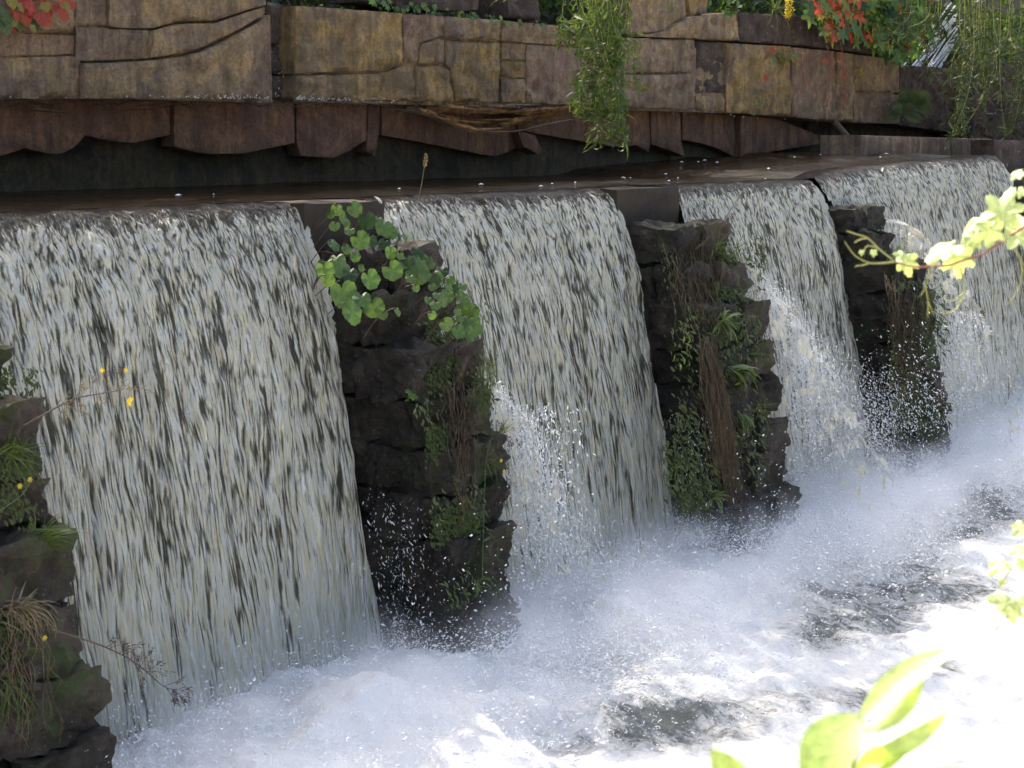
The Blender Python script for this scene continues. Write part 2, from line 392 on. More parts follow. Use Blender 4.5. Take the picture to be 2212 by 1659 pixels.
# river bed and banks far out of view are one ground sheet
def grid(xs, ys, fz):
    X, Y = np.meshgrid(xs, ys, indexing='ij'); Z = fz(X, Y)
    V = np.stack([X, Y, Z], -1).reshape(-1, 3); nx, ny = len(xs), len(ys)
    i = np.arange(nx - 1)[:, None] * ny + np.arange(ny - 1)[None]
    F = np.stack([i, i + ny, i + ny + 1, i + 1], -1).reshape(-1, 4)
    return V, F, X, Y
V, F, _, _ = grid(np.linspace(-120, 160, 60), np.linspace(-120, 160, 60), lambda X, Y: -3.2 + 0 * X)
meta(npmesh('ground', V, F, M_EARTH), kind='structure')
V, F, _, _ = grid(np.linspace(-40, 90, 80), np.linspace(9.4, 60, 40), lambda X, Y: 1.35 + .9 * np.minimum(Y - 9.4, 6) + .3 * (vn(X * .5, Y * .5) - .5))
meta(npmesh('upper_bank', V, F, M_EARTH), kind='structure')

def river_fields(X, Y):
    m = np.zeros_like(X)
    for a, b in FALLS: m = np.maximum(m, sstep(a - .1, a + .35, X) * (1 - sstep(b - .3, b + .15, X)))
    m = np.maximum(m, (X < 3.6) * .0)
    boil = (vn(X * 2.3, Y * 2.3, 1) - .5) * .16 + (vn(X * 5.5, Y * 5.5, 2) - .5) * .09 + (vn(X * 13, Y * 13, 3) - .5) * .05 + (vn(X * 29, Y * 29, 4) - .5) * .022
    near = sstep(3.6, 5.2, Y)
    h = Z_LOW - .15 * sstep(6.0, 8.8, X) + boil * (.75 + .35 * near) + m * (.03 * np.exp(-((Y - 5.35) / .4) ** 2) + .07 * np.exp(-((Y - 4.7) / .6) ** 2))
    h += .10 * np.exp(-((Y - 5.0) / .4) ** 2) * vn(X * 4, Y * 4, 8)
    wv = .35 * (vn(X * 1.2, Y * 1.2, 5) - .5)
    def blot(x0, y0, x1, y1, w):      # calm dark streak between two points of the river
        dx, dy = x1 - x0, y1 - y0; t = np.clip(((X - x0) * dx + (Y - y0) * dy) / (dx * dx + dy * dy), 0, 1)
        return np.exp(-((X - x0 - dx * t + wv) ** 2 + (Y - y0 - dy * t + wv) ** 2) / w ** 2)
    band = np.maximum(blot(8.75, 4.35, 8.0, 3.95, .34), np.maximum(blot(8.3, 4.0, 9.6, 3.75, .42), blot(9.4, 4.1, 12.5, 4.5, .36)))
    band = np.maximum(band, .85 * np.maximum(blot(6.0, 3.95, 7.0, 3.3, .26), blot(7.0, 3.3, 7.9, 3.15, .16)))
    spot = np.maximum(.8 * blot(6.75, 4.75, 6.2, 4.0, .3), .8 * blot(9.9, 4.75, 9.0, 4.4, .28))
    spot = np.maximum(spot, .6 * blot(5.5, 4.1, 6.1, 3.5, .3))
    foam = .28 - .05 * (vn(X * 3, Y * 3.6, 31)) * sstep(4.6, 4.0, Y) + .14 * (vn(X * 1.1, Y * 1.6, 6) - .5) - .27 * band - .25 * spot
    foam += .04 * sstep(3.4, 2.8, Y)
    foam -= .12 * sstep(11.5, 14, X) * (1 - near)
    return h, foam
xs = np.concatenate([np.linspace(-30, 2.0, 40)[:-1], np.arange(2.0, 13, .026), np.arange(13, 26, .06), np.linspace(26, 70, 50)])
ys = np.concatenate([np.linspace(-30, -1, 30)[:-1], np.arange(-1, 2.6, .05), np.arange(2.6, 6.3, .026)])
V, F, X, Y = grid(xs, ys, lambda X, Y: river_fields(X, Y)[0])
meta(npmesh('river', V, F, M_RIVER, attrs={'foam': (1, river_fields(X, Y)[1])}), kind='structure')

V, F, _, _ = grid(np.concatenate([np.linspace(-20, 3, 30), np.arange(3.05, 22, .05), np.linspace(22.2, 40, 30)]), np.arange(6.5, 9.3, .05),
    lambda X, Y: .052 + sstep(6.6, 7.1, Y) * ((vn(X * 2, Y * 5, 11) - .5) * .014 + (vn(X * 7, Y * 14, 12) - .5) * .010) + np.interp(X, [12.2, 12.5, 13.3, 16.5, 16.6, 16.8], [0.0, .06, .10, .17, .17, -.42]) + .07 * sstep(13.5, 15, X) * (vn(X * 4, Y * 4, 13) - .3) * sstep(6.6, 7.2, Y))
meta(npmesh('upper_pool', V, F, M_POOL), kind='structure')

def crest(X): return np.interp(X, [12.2, 12.5, 13.3, 16.5], [0.0, .06, .10, .17])
def fall(xl, xr, dx, label, lift=0.0, v=1.0, tmax=.752, foam0=0.0):
    tt = np.concatenate([np.arange(-.30, -.1, .02), np.arange(-.1, tmax, .0042)]); xx = np.arange(xl, xr, dx)
    T, X = np.meshgrid(tt, xx, indexing='ij'); tp = np.maximum(T, 0)
    Y = 6.33 - v * T; Z = .05 + lift + crest(X) - 4.9 * tp ** 2
    # normal of the sheet
    ny = -4.9 * 2 * tp; nz = -v * np.ones_like(T); L = np.hypot(ny, nz); ny, nz = ny / L, -nz / L    # points down-stream and up
    ny, nz = -np.abs(9.8 * tp) / np.hypot(9.8 * tp, v), v / np.hypot(9.8 * tp, v)
    wob = .02 * np.sin(X * 3.1) * tp
    U = X + .10 * (vn(X * 2.2, T * 3, 21) - .5)
    amp = sstep(-.15, .22, T)
    D = amp * ((vn(U * 11 + T * 3, T * 9, 22) - .5) * .045 + (vn(U * 30 - T * 5, T * 26, 23) - .5) * .030 + (vn(U * 62, T * 50, 24) - .5) * .016 + (vn(U * 3.3, T * 3, 25) - .5) * .10 * tp)
    D += (1 - amp) * (vn(U * 20, T * 2.2, 26) - .5) * .007
    Xo = X + (vn(U * 9, T * 6, 27) - .5) * .03 * amp
    V = np.stack([Xo, Y + ny * D, Z + nz * D + wob * 0], -1).reshape(-1, 3)
    clear = .07 * sstep(.72, .90, vn(U * 9 + T * 4, T * 5.0, 28)) + .10 * sstep(.62, .85, vn(U * 24, T * 17, 29)) - .03
    fm = -.50 + .50 * sstep(-.03, .17, T) - .02 * sstep(.2, .45, T) + .15 * sstep(.54, .72, T) - clear * sstep(.1, .35, T) + (D * 1.1) * amp + foam0
    fm += .30 * (vn(U * 34, T * 2.5, 33) - .5) * sstep(-.12, .0, T) * (1 - sstep(.08, .24, T))
    fm += .16 * (1 - sstep(.0, .10, np.minimum(X - xl, xr - X))) * sstep(.0, .2, T)
    nt_, nx_ = T.shape; i = np.arange(nt_ - 1)[:, None] * nx_ + np.arange(nx_ - 1)[None]
    F = np.stack([i, i + nx_, i + nx_ + 1, i + 1], -1)
    e = np.minimum(X - xl, xr - X)[:-1, :-1]; rag = (.015 + .13 * tp[:-1, :-1]) * (vn(T[:-1, :-1] * 16, X[:-1, :-1] * 14, 30))
    keep = (e > rag) | (T[:-1, :-1] < 0)
    o = npmesh('waterfall', V, F[keep].reshape(-1, 4), M_FALL, attrs={'flow': (3, np.stack([U, T, fm], -1))})
    return meta(o, label, 'waterfall', 'curtains of water falling over the weir')
fall(*FALLS[0], .0065, 'widest and nearest curtain of falling water, at the left of the leafy pier')
fall(*FALLS[1], .008, 'curtain of falling water between the broad-leaved pier and the pier with hanging brown roots')
fall(*FALLS[2], .011, 'curtain of falling water between the root-draped pier and the ivy-covered pier behind the vine tips')
fall(*FALLS[3], .016, 'far curtain of falling water behind the pale vine leaves, right of the ivy-covered pier')
fall(*FALLS[4], .04, 'last fall of water at the right edge, seen past the vine leaves', lift=-.42)

def splash(name_label, path, w0, w1, n_t, n_w, foam, rough, hole=.45, seed=0):
    """white broken water tumbling down beside a pier: path = list of points, width from w0 to w1 along +X"""
    P = smooth_line(path, n_t // (len(path) - 1)); P = np.array([tuple(p) for p in P]); n = len(P)
    s = np.linspace(0, 1, n)[:, None] + np.zeros((n, n_w)); u = np.linspace(0, 1, n_w)[None] + np.zeros((n, n_w))
    wd = (w0 + (w1 - w0) * s) * np.minimum(1, .25 + s * 5)
    X = P[:, 0][:, None] + (u - .1) * wd; L = np.concatenate([[0], np.cumsum(np.linalg.norm(np.diff(P, axis=0), axis=1))])[:, None] + 0 * u
    D = (vn(X * 9, L * 5, seed) - .5) * rough * 2 + (vn(X * 24, L * 12, seed + 1) - .5) * rough + (vn(X * 55, L * 26, seed + 2) - .5) * rough * .6
    bul = np.sin(np.pi * np.clip(u, 0, 1)) * wd * .22
    V = np.stack([X + D * .4, P[:, 1][:, None] - bul - D + .16 * (u > .5) * (u - .5) * 2 * wd, P[:, 2][:, None] + D * .6], -1).reshape(-1, 3)
    i = np.arange(n - 1)[:, None] * n_w + np.arange(n_w - 1)[None]; F = np.stack([i, i + n_w, i + n_w + 1, i + 1], -1)
    e = np.minimum(u * 2.2, (1 - u) * .9)[:-1, :-1]; e2 = np.minimum(e * 1.4, s[:-1, :-1] * 3)
    keep = vn(X[:-1, :-1] * 30, L[:-1, :-1] * 14, seed + 3) < hole * .4 + e2 * .5 - .42 * s[:-1, :-1] ** 1.5
    o = npmesh('splashing_water', V, F[keep].reshape(-1, 4), M_FALL, attrs={'flow': (3, np.stack([X, L * .25, foam + 0 * X + D], -1))})
    return meta(o, name_label, 'splash', 'white water bouncing off the piers')
splash('white water tumbling down the right side of the leafy pier', [(6.62, 5.50, -.95), (6.66, 5.38, -1.3), (6.72, 5.26, -1.8), (6.78, 5.0, -2.5)], .14, 1.0, 140, 60, .10, .028, seed=41)
splash('white water bouncing down the right side of the root-draped pier', [(9.86, 5.62, -.60), (9.92, 5.45, -1.1), (10.0, 5.25, -1.8), (10.1, 4.95, -2.5)], .2, 1.9, 150, 90, .11, .032, seed=51)
splash('white water sliding off the top of the ivy-covered pier', [(12.72, 5.98, -.25), (12.9, 5.75, -.6), (13.1, 5.5, -1.3), (13.3, 5.2, -2.5)], .3, 1.9, 150, 80, .11, .032, seed=61)
splash('thin trickle of water over the lip at the right of the leafy pier cap', [(6.45, 6.22, .075), (6.46, 6.12, .03), (6.48, 6.07, -.2), (6.5, 6.04, -.6)], .12, .11, 80, 20, -.06, .008, .15, seed=71)
splash('thin trickle of water over the lip at the right of the root-draped pier cap', [(9.62, 6.22, .075), (9.63, 6.12, .03), (9.66, 6.07, -.2), (9.7, 6.03, -.55)], .16, .18, 80, 20, -.04, .008, .2, seed=75)

weir = thing('weir', 'stone weir wall that the water pours over, with pale concrete caps', 'weir', (10, 6.8, -2.6))
mesh('weir_wall', *[[(-10, 6.42, -2.8), (30, 6.42, -2.8), (30, 6.42, -.02), (-10, 6.42, -.02), (-10, 9.2, -2.8), (30, 9.2, -2.8), (30, 9.2, -.02), (-10, 9.2, -.02)],
     [(0, 1, 2, 3), (3, 2, 6, 7), (5, 4, 7, 6), (1, 5, 6, 2), (4, 0, 3, 7)]], M_WET, weir, False)
M_CAP = mat_plain('wet_concrete', (.05, .036, .024), .75, .2, 25, .8, (.03, .023, .016), 6)
for k, (a, b) in enumerate(PX[:3]):
    stone_block(a - .02, b + .02, 6.16, 6.9, -.26, .045, M_CAP, weir, 'cap_stone', .009, 7, .01, k)

# piers ------------------------------------------------------------
def pier(i, label, mats):
    a, b = PX[i]; t = thing('stone_pier', label, 'pier', ((a + b) / 2, 5.6, -2.6), 'stone piers between the falls')
    z = -.20; k = 0; R = random.Random(40 + i)
    while z > -2.75:
        h = R.uniform(.20, .33); z0 = z - h; yf = pier_front((z + z0) / 2) + R.uniform(-.05, .05)
        xm = a + (b - a) * R.uniform(.42, .62)
        for (x0, x1) in ((a, xm), (xm, b)):
            y = yf + R.uniform(-.03, .04); first = True
            while y < 6.35:
                L = R.uniform(.26, .58)
                y1 = y + L if y + L < 6.15 else 6.42
                jx = R.uniform(-.025, .02)
                if first or x0 == a or (x1 == b and y < 6.0):
                    stone_block(x0 + (jx if x0 == a else 0) + .004, x1 + (R.uniform(-.03, .03) if x1 == b else 0) - .004, y + .004, y1 - .004, z0 + .004, z - .004, M_WET_SUN if i == 0 else (M_WET_LIT if x1 == b and x0 != a and R.random() < .8 else M_WET), t, 'stone', .038, 16 if i < 2 else (11 if i == 2 else 8), R.uniform(.04, .14), k + 11 * i)
                y = y1; k += 1; first = False
        z = z0
    # rubble core so that no light comes through the joints
    V = [(x, yy, zz) for x in (a + .06, b - .06) for zz, yy in [(-.26, 6.4), (-.26, 6.1), (-.62, pier_front(-.6) + .14), (-1.0, pier_front(-1.) + .12), (-2.9, pier_front(-2.9) + .12), (-2.9, 6.4)]]
    mesh('core', V, [(0, 1, 2, 3, 4, 5)[::-1], tuple(range(6, 12))] + [(j, (j + 1) % 6, 6 + (j + 1) % 6, 6 + j) for j in range(6)], M_EARTH, t, False)
    return t
pier(0, 'mossy sunlit stone pier at the left edge of the picture', None)
pier(1, 'wet black stone pier topped with broad round green leaves', None)
pier(2, 'dark stone pier draped with hanging brown roots and dock leaves', None)
pier(3, 'dark stone pier overgrown with ivy, behind the vine tips', None)
pier(4, 'dark wet stone pier at the right edge behind pale vine leaves', None)

# ------------------------------------------------------------------ the overhanging wall
wall = thing('overhanging_stone_wall', 'long weathered sandstone wall with an undercut brown base above the pool', 'wall', tuple(aty(900, 215, 8.6)))
YW = 8.6
def st(poly, m=M_WALL, proud=0.0, th=.45, **k): return slab_px('stone', poly, YW - proud, th, m, wall, **k)
# proud block at the left
st([(-160, -60), (164, -60), (164, 51), (158, 72), (-160, 60)], M_WALL, .10)
st([(166, -60), (236, -60), (236, 55), (166, 51)], M_WALL, .09)
st([(240, -60), (578, -60), (578, 10), (547, 18), (472, 43), (386, 46), (335, 60), (257, 60), (240, 54)], M_WALL, .13)
st([(-160, 64), (162, 76), (164, 116), (-160, 124)], M_WALL_RED, .08)
st([(166, 57), (236, 60), (330, 66), (325, 125), (245, 130), (171, 131)], M_WALL, .11)
st([(334, 66), (386, 52), (472, 49), (547, 24), (578, 14), (579, 28), (547, 47), (493, 78), (438, 102), (404, 113), (329, 124)], M_WALL, .15)
st([(-160, 128), (164, 121), (178, 137), (178, 213), (-160, 217)], M_WALL, .09)
st([(181, 137), (245, 136), (325, 131), (404, 120), (438, 110), (493, 87), (547, 56), (580, 36), (583, 68), (568, 127), (585, 150), (581, 213), (181, 213)], M_WALL, .13, relief=.045)
# recess and the ochre run
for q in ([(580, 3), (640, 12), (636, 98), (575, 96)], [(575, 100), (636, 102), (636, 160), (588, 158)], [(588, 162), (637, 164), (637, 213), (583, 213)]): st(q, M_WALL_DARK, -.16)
st([(642, 12), (740, 18), (872, 28), (872, 134), (849, 145), (822, 152), (756, 154), (640, 158)], M_WALL_OCH, .02)
st([(640, 163), (756, 160), (822, 159), (849, 152), (873, 141), (897, 143), (897, 218), (640, 213)], M_WALL_OCH, .0)
st([(875, 29), (962, 34), (962, 79), (950, 79), (912, 91), (905, 136), (875, 132)], M_WALL_RED, -.01)
st([(915, 95), (953, 83), (964, 88), (962, 137), (909, 137)], M_WALL, .01)
st([(900, 144), (948, 142), (972, 149), (985, 219), (900, 218)], M_WALL_OCH, .01)
st([(966, 35), (1083, 43), (1083, 87), (966, 81)], M_WALL, .02)
st([(966, 86), (1050, 92), (1083, 92), (1083, 220), (988, 219), (975, 147), (966, 137)], M_WALL_OCH, .0)
st([(1086, 44), (1230, 56), (1345, 66), (1345, 101), (1215, 97), (1140, 92), (1086, 87)], M_WALL, .02)
st([(1087, 91), (1138, 95), (1138, 129), (1087, 127)], M_WALL, -.01)
st([(1087, 131), (1138, 133), (1138, 168), (1087, 165)], M_WALL_OCH, .0)
st([(1087, 169), (1138, 171), (1138, 222), (1087, 221)], M_WALL, .0)
st([(1141, 96), (1215, 101), (1345, 105), (1345, 232), (1141, 223)], M_WALL_RED, .01)
st([(1348, 81), (1505, 86), (1503, 155), (1348, 157)], M_WALL_RED, .0)
st([(1348, 162), (1502, 160), (1504, 236), (1348, 232)], M_WALL_RED, .05)
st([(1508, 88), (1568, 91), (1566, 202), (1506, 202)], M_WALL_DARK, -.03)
st([(1506, 207), (1566, 206), (1569, 242), (1507, 238)], M_WALL, -.02)
st([(1571, 92), (1710, 100), (1710, 252), (1572, 243)], M_WALL_OCH, .0)
st([(1713, 102), (1807, 110), (1807, 262), (1713, 253)], M_WALL_RED, .01)
st([(1810, 111), (1845, 116), (1845, 264), (1810, 262)], M_WALL, .03)
st([(1848, 117), (1945, 128), (1945, 200), (1848, 196)], M_WALL, .0)
st([(1848, 200), (1945, 204), (1945, 268), (1848, 265)], M_WALL_RED, .0)
# upper course, set back
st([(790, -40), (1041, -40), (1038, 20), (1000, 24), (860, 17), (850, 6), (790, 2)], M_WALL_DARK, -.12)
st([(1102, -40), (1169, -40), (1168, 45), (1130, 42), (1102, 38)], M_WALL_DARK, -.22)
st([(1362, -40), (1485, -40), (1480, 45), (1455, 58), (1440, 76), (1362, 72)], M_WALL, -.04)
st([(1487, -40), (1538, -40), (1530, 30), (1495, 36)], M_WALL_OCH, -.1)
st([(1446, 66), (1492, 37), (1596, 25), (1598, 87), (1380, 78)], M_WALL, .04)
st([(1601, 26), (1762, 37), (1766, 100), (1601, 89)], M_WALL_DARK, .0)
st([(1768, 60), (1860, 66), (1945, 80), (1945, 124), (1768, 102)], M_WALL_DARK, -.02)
# courses out of the frame above, so that the wall has a top
st([(-160, -160), (160, -160), (160, -64), (-160, -64)], M_WALL, .05)
st([(163, -160), (575, -160), (575, -64), (163, -64)], M_WALL, .05)
# flat underside and core of the wall
zb = aty(900, 219, 8.8).z + .012
def boxmesh(name, x0, x1, y0, y1, z0, z1, m, par):
    V = [(x, y, z) for x in (x0, x1) for y in (y0, y1) for z in (z0, z1)]
    return mesh(name, V, [(0, 1, 3, 2), (4, 6, 7, 5), (0, 4, 5, 1), (2, 3, 7, 6), (0, 2, 6, 4), (1, 5, 7, 3)], m, par, False)
boxmesh('core', 2, 34, 8.86, 9.5, .70, 1.36, M_EARTH, wall)
xa, xb = aty(578, 100, 8.6).x, aty(642, 100, 8.6).x
boxmesh('mortar', 2, xa, 8.565, 8.9, .665, 1.30, M_WALL, wall); boxmesh('mortar', xb, aty(1940, 200, 8.6).x, 8.655, 8.9, .68, 1.34, M_WALL, wall)
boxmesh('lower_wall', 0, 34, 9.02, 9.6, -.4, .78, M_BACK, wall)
# brown shelf rock under the overhang
def sh(poly, Y=8.84, m=M_SHELF, **k): return slab_px('hanging_slab', poly, Y, .16, m, wall, relief=.018, edge=.015, step=.05, **k)
sh([(-160, 212), (370, 212), (371, 291), (294, 309), (239, 304), (188, 292), (161, 320), (137, 332), (110, 333), (55, 320), (0, 338), (-160, 380)])
sh([(379, 212), (638, 214), (640, 308), (581, 321), (530, 332), (468, 333), (427, 330), (378, 316)], 8.80)
sh([(642, 214), (797, 218), (794, 303), (756, 327), (722, 342), (653, 337), (643, 306)], 8.82)
sh([(799, 222), (824, 222), (821, 292), (811, 338), (793, 328)], 8.86)
sh([(826, 222), (1118, 226), (1118, 318), (1105, 326), (1071, 338), (1037, 333), (907, 306), (826, 292)], 8.88)
sh([(1120, 284), (1157, 290), (1174, 325), (1165, 334), (1133, 317)], 8.78)
sh([(1122, 228), (1345, 236), (1403, 238), (1407, 312), (1403, 329), (1376, 313), (1348, 320), (1249, 303), (1160, 288), (1122, 280)], 8.86)
sh([(1408, 240), (1472, 242), (1474, 302), (1482, 338), (1459, 329), (1410, 312)], 8.84)
sh([(1476, 242), (1598, 250), (1600, 338), (1583, 336), (1557, 322), (1514, 309), (1476, 302)], 8.88)
sh([(1602, 250), (1680, 256), (1769, 292), (1773, 311), (1601, 339)], 8.80)
# rotten timber sagging out of the joint
rot = thing('rotten_timber', 'orange-brown rotten timber sagging out of the joint under the wall', 'timber', tuple(aty(1050, 250, 8.6)))
for k in range(26):
    x0 = random.uniform(860, 1180); x1 = x0 + random.uniform(50, 150); xm = (x0 + x1) / 2
    sag = lambda x: 226 + 58 * max(0, 1 - abs((x - 1060) / 195) ** 1.6)
    f = random.random()
    yy = [226 + (sag(x) - 226) * f + random.uniform(-3, 3) for x in (x0, xm, x1)]
    Y = 8.52 + .22 * random.random(); ww = random.uniform(.012, .035)
    pts = smooth_line([aty(x0, yy[0], Y + .1), aty(xm, yy[1], Y), aty(x1, yy[2], Y + .1)], 5)
    V, Fq = [], []
    for i, p in enumerate(pts):
        r = ww * math.sin(math.pi * (i + .6) / (len(pts) + .2)) * random.uniform(.6, 1.2)
        for dz, dy in ((r, .0), (0, -r * .8), (-r, 0), (0, r * .6)): V.append(p + Vector((0, dy, dz)))
    for i in range(len(pts) - 1):
        for q in range(4): Fq.append((i * 4 + q, i * 4 + (q + 1) % 4, i * 4 + 4 + (q + 1) % 4, i * 4 + 4 + q))
    mesh('splinter', V, Fq, M_ROT if f > .12 else M_SPLINT, rot, False)
for pts in ([(840, 236), (905, 242), (965, 262), (1010, 285), (1060, 290), (1150, 276), (1245, 256)], [(870, 240), (920, 250), (955, 268)], [(640, 216), (700, 222), (760, 220), (830, 228)], [(1030, 282), (1110, 284), (1180, 268), (1258, 254)]):
    mesh('splinter', *tube(smooth_line([aty(x, y, 8.50) for x, y in pts], 5), .0035, 5), M_TWIG if pts[0][0] != 1030 else M_SPLINT, rot)
M2 = MB()
for k in range(90):
    x = random.uniform(-20, 1250); y = 218 + (x / 1250) * 8; a = aty(x, y + random.uniform(-2, 6), random.uniform(8.48, 8.7)); 
    M2.tube([a, a + Vector((random.uniform(-.12, .12), random.uniform(-.05, .05), random.uniform(-.05, .03))), a + Vector((random.uniform(-.25, .25), random.uniform(-.05, .05), random.uniform(-.09, .02)))], .003, 4)
meta(M2.build('fallen_twigs', M_TWIG), 'brown twigs and root debris caught under the stone overhang', 'twigs', kind='stuff')
# leaning pole and far end of the pool
p0, p1 = aty(1805, 268, 8.2), aty(1888, 348, 7.6)
meta(mesh('wooden_pole', *tube([p0, p0.lerp(p1, .5) + Vector((0, 0, -.03)), p1], .045, 8, .7), M_TWIG), 'dark wooden pole leaning from under the wall into the far water', 'pole')
fb = thing('far_stone_block', 'low reddish-brown stone block holding the far end of the pool', 'stone block', tuple(aty(2000, 360, 8.0)))
slab_px('stone', [(1860, 292), (2146, 300), (2148, 420), (1990, 352), (1860, 340)], 7.6, .5, M_WALL_RED, fb, relief=.015)
slab_px('stone', [(1946, 140), (2110, 150), (2100, 292), (1946, 270)], 8.6, .5, M_WALL_DARK, fb, relief=.08)
slab_px('stone', [(2112, 130), (2330, 140), (2330, 330), (2104, 296)], 8.3, .5, M_WALL_DARK, fb, relief=.10)
slab_px('stone', [(2150, 302), (2330, 306), (2330, 398), (2152, 402)], 6.75, .3, M_WALL_DARK, fb, relief=.03)
#@@PLANTS
# ------------------------------------------------------------------ leaf shapes (unit length along +Y, normal +Z)
def polar_leaf(name, mat, fn, n=36, cup=.12, cy=.42, teeth=0.0, nt_=9, wav=.04):
    V = [(0, cy, 0)]; V2 = []
    for ring in (.55, 1.0):
        for k in range(n):
            a = -math.pi / 2 + 2 * math.pi * k / n
            r = fn(a) * ring * (1 + (teeth * (1 if k % 2 else -1) if ring == 1 else 0))
            x, y = math.cos(a) * r, cy + math.sin(a) * r
            V.append((x, y, -cup * (r * 1.6) ** 2 + wav * math.sin(a * 5 + ring) * ring + .06 * abs(x)))
    F = [(0, 1 + k, 1 + (k + 1) % n) for k in range(n)] + [(1 + k, 1 + n + k, 1 + n + (k + 1) % n, 1 + (k + 1) % n) for k in range(n)]
    me = bpy.data.meshes.new(name); me.from_pydata(V, [], F); me.materials.append(mat); me.polygons.foreach_set('use_smooth', [True] * len(F)); return me
def adist(a, b): d = (a - b + math.pi) % (2 * math.pi) - math.pi; return abs(d)
def f_round(a): return .47 * (1 - .62 * math.exp(-(adist(a, -math.pi / 2) / .30) ** 2)) * (1 + .035 * math.cos(7 * a))
def f_ivy(a):
    return .24 + max(.34 * math.exp(-(adist(a, math.pi / 2) / .34) ** 2), .26 * math.exp(-(adist(a, math.pi / 2 + 1.05) / .30) ** 2), .26 * math.exp(-(adist(a, math.pi / 2 - 1.05) / .30) ** 2), .15 * math.exp(-(adist(a, math.pi / 2 + 2.1) / .4) ** 2), .15 * math.exp(-(adist(a, math.pi / 2 - 2.1) / .4) ** 2))
def f_vine(a):
    return .27 + max(.30 * math.exp(-(adist(a, math.pi / 2) / .38) ** 2), .24 * math.exp(-(adist(a, math.pi / 2 + 1.0) / .33) ** 2), .24 * math.exp(-(adist(a, math.pi / 2 - 1.0) / .33) ** 2), .17 * math.exp(-(adist(a, math.pi / 2 + 2.0) / .38) ** 2), .17 * math.exp(-(adist(a, math.pi / 2 - 2.0) / .38) ** 2)) - .12 * math.exp(-(adist(a, -math.pi / 2) / .2) ** 2)
def strip_leaf(name, mat, width, bend=0.0, n=8, prof=None, fold=.15, twist=0.0, side=0.0):
    V, F = [], []; x = y = z = 0.0; a = 0.0; b = 0.0
    for i in range(n + 1):
        t = i / n; wv = width * (prof(t) if prof else math.sin(math.pi * min(1, t * .93 + .05)) ** .8) / 2
        tw = twist * t; c, s_ = math.cos(tw), math.sin(tw)
        V += [(x - wv * c, y, z - wv * s_ + fold * wv), (x, y, z), (x + wv * c, y, z + wv * s_ + fold * wv)]
        a += bend / n * (.3 + 1.4 * t); b += side / n
        y += math.cos(a) / n; z -= math.sin(a) / n; x += math.sin(b) / n
    for i in range(n):
        for k in (0, 1): F.append((i * 3 + k, i * 3 + k + 1, i * 3 + 4 + k, i * 3 + 3 + k))
    me = bpy.data.meshes.new(name); me.from_pydata(V, [], F); me.materials.append(mat); me.polygons.foreach_set('use_smooth', [True] * len(F)); return me
def jag(t): return (math.sin(math.pi * min(1, t * .9 + .08)) ** .7) * (.62 + .38 * abs(((t * 9) % 1) * 2 - 1)) * (.35 + .65 * min(1, t * 1.6))
def axes(p, d, nrm, s):
    d = Vector(d).normalized(); nrm = Vector(nrm); nrm = (nrm - d * nrm.dot(d)); nrm = nrm.normalized() if nrm.length > 1e-4 else d.orthogonal()
    x = d.cross(nrm); return Matrix(((x.x * s, d.x * s, nrm.x * s, p[0]), (x.y * s, d.y * s, nrm.y * s, p[1]), (x.z * s, d.z * s, nrm.z * s, p[2]), (0, 0, 0, 1)))
rv = lambda s=1.0: Vector((random.uniform(-s, s), random.uniform(-s, s), random.uniform(-s, s)))
def joined(me_list, mats): pass
def bake(mb, me, M):
    mb.add([M @ v.co for v in me.vertices], [tuple(p.vertices) for p in me.polygons])
L_ROUND = [polar_leaf('leaf', M_LEAF, f_round, 32, c, .42, .035) for c in (.10, .22, -.05)] + [polar_leaf('leaf', M_LEAFDK, f_round, 32, .15, .42, .035)]
L_IVY = [polar_leaf('leaf', m, f_ivy, 30, .12, .36, .02) for m in (M_CREEP, M_CREEP, M_LEAF, M_LEAFDK)]
L_RED = [polar_leaf('leaf', m, f_ivy, 30, .15, .36, .02) for m in (M_RED, M_RED, M_YEL)]
L_HEART = [polar_leaf('leaf', m, lambda a: .36 * (1 + .3 * math.exp(-(adist(a, math.pi / 2) / .4) ** 2)) * (1 - .35 * math.exp(-(adist(a, -math.pi / 2) / .3) ** 2)), 24, .2, .4) for m in (M_RED, M_RED, M_RED, M_YEL, M_WILLOW)]
L_VINE = [polar_leaf('leaf', M_VINE, f_vine, 64, c, .36, .055, wav=.05) for c in (.15, .30)]
L_WIL = [strip_leaf('leaf', M_WILLOW, .15, b, 8, fold=.2, twist=t, side=sd_) for b, t, sd_ in ((.3, .2, .2), (1.2, .9, -.6), (2.6, 1.5, .8), (4.2, .8, .3), (.6, -1.2, 1.2), (3.2, -.6, -1.2))]
L_DOCK = [strip_leaf('leaf', m, wd_, b, 22, jag, .25, .5, s_) for m, wd_, b, s_ in ((M_WILLOW, .20, .8, .3), (M_GRASS, .14, 1.5, -.5), (M_WILLOW, .26, 1.2, .6), (M_GRASS, .18, 1.0, -.2), (M_LEAF, .22, 1.7, .2))]
L_BLADE = [strip_leaf('blade', m, .045, b, 6, lambda t: 1 - t * .85, .3, .3, s_) for m, b, s_ in ((M_GRASS, .8, .3), (M_GRASS, 1.6, -.4), (M_WILLOW, 1.2, .1), (M_STRAW, 1.9, .2))]
L_TREE = [strip_leaf('leaf', M_LEAFDK, .45, .5, 2), strip_leaf('leaf', M_LEAF, .4, .3, 2)]
TOCAM = lambda p: (CAM - Vector(p)).normalized()

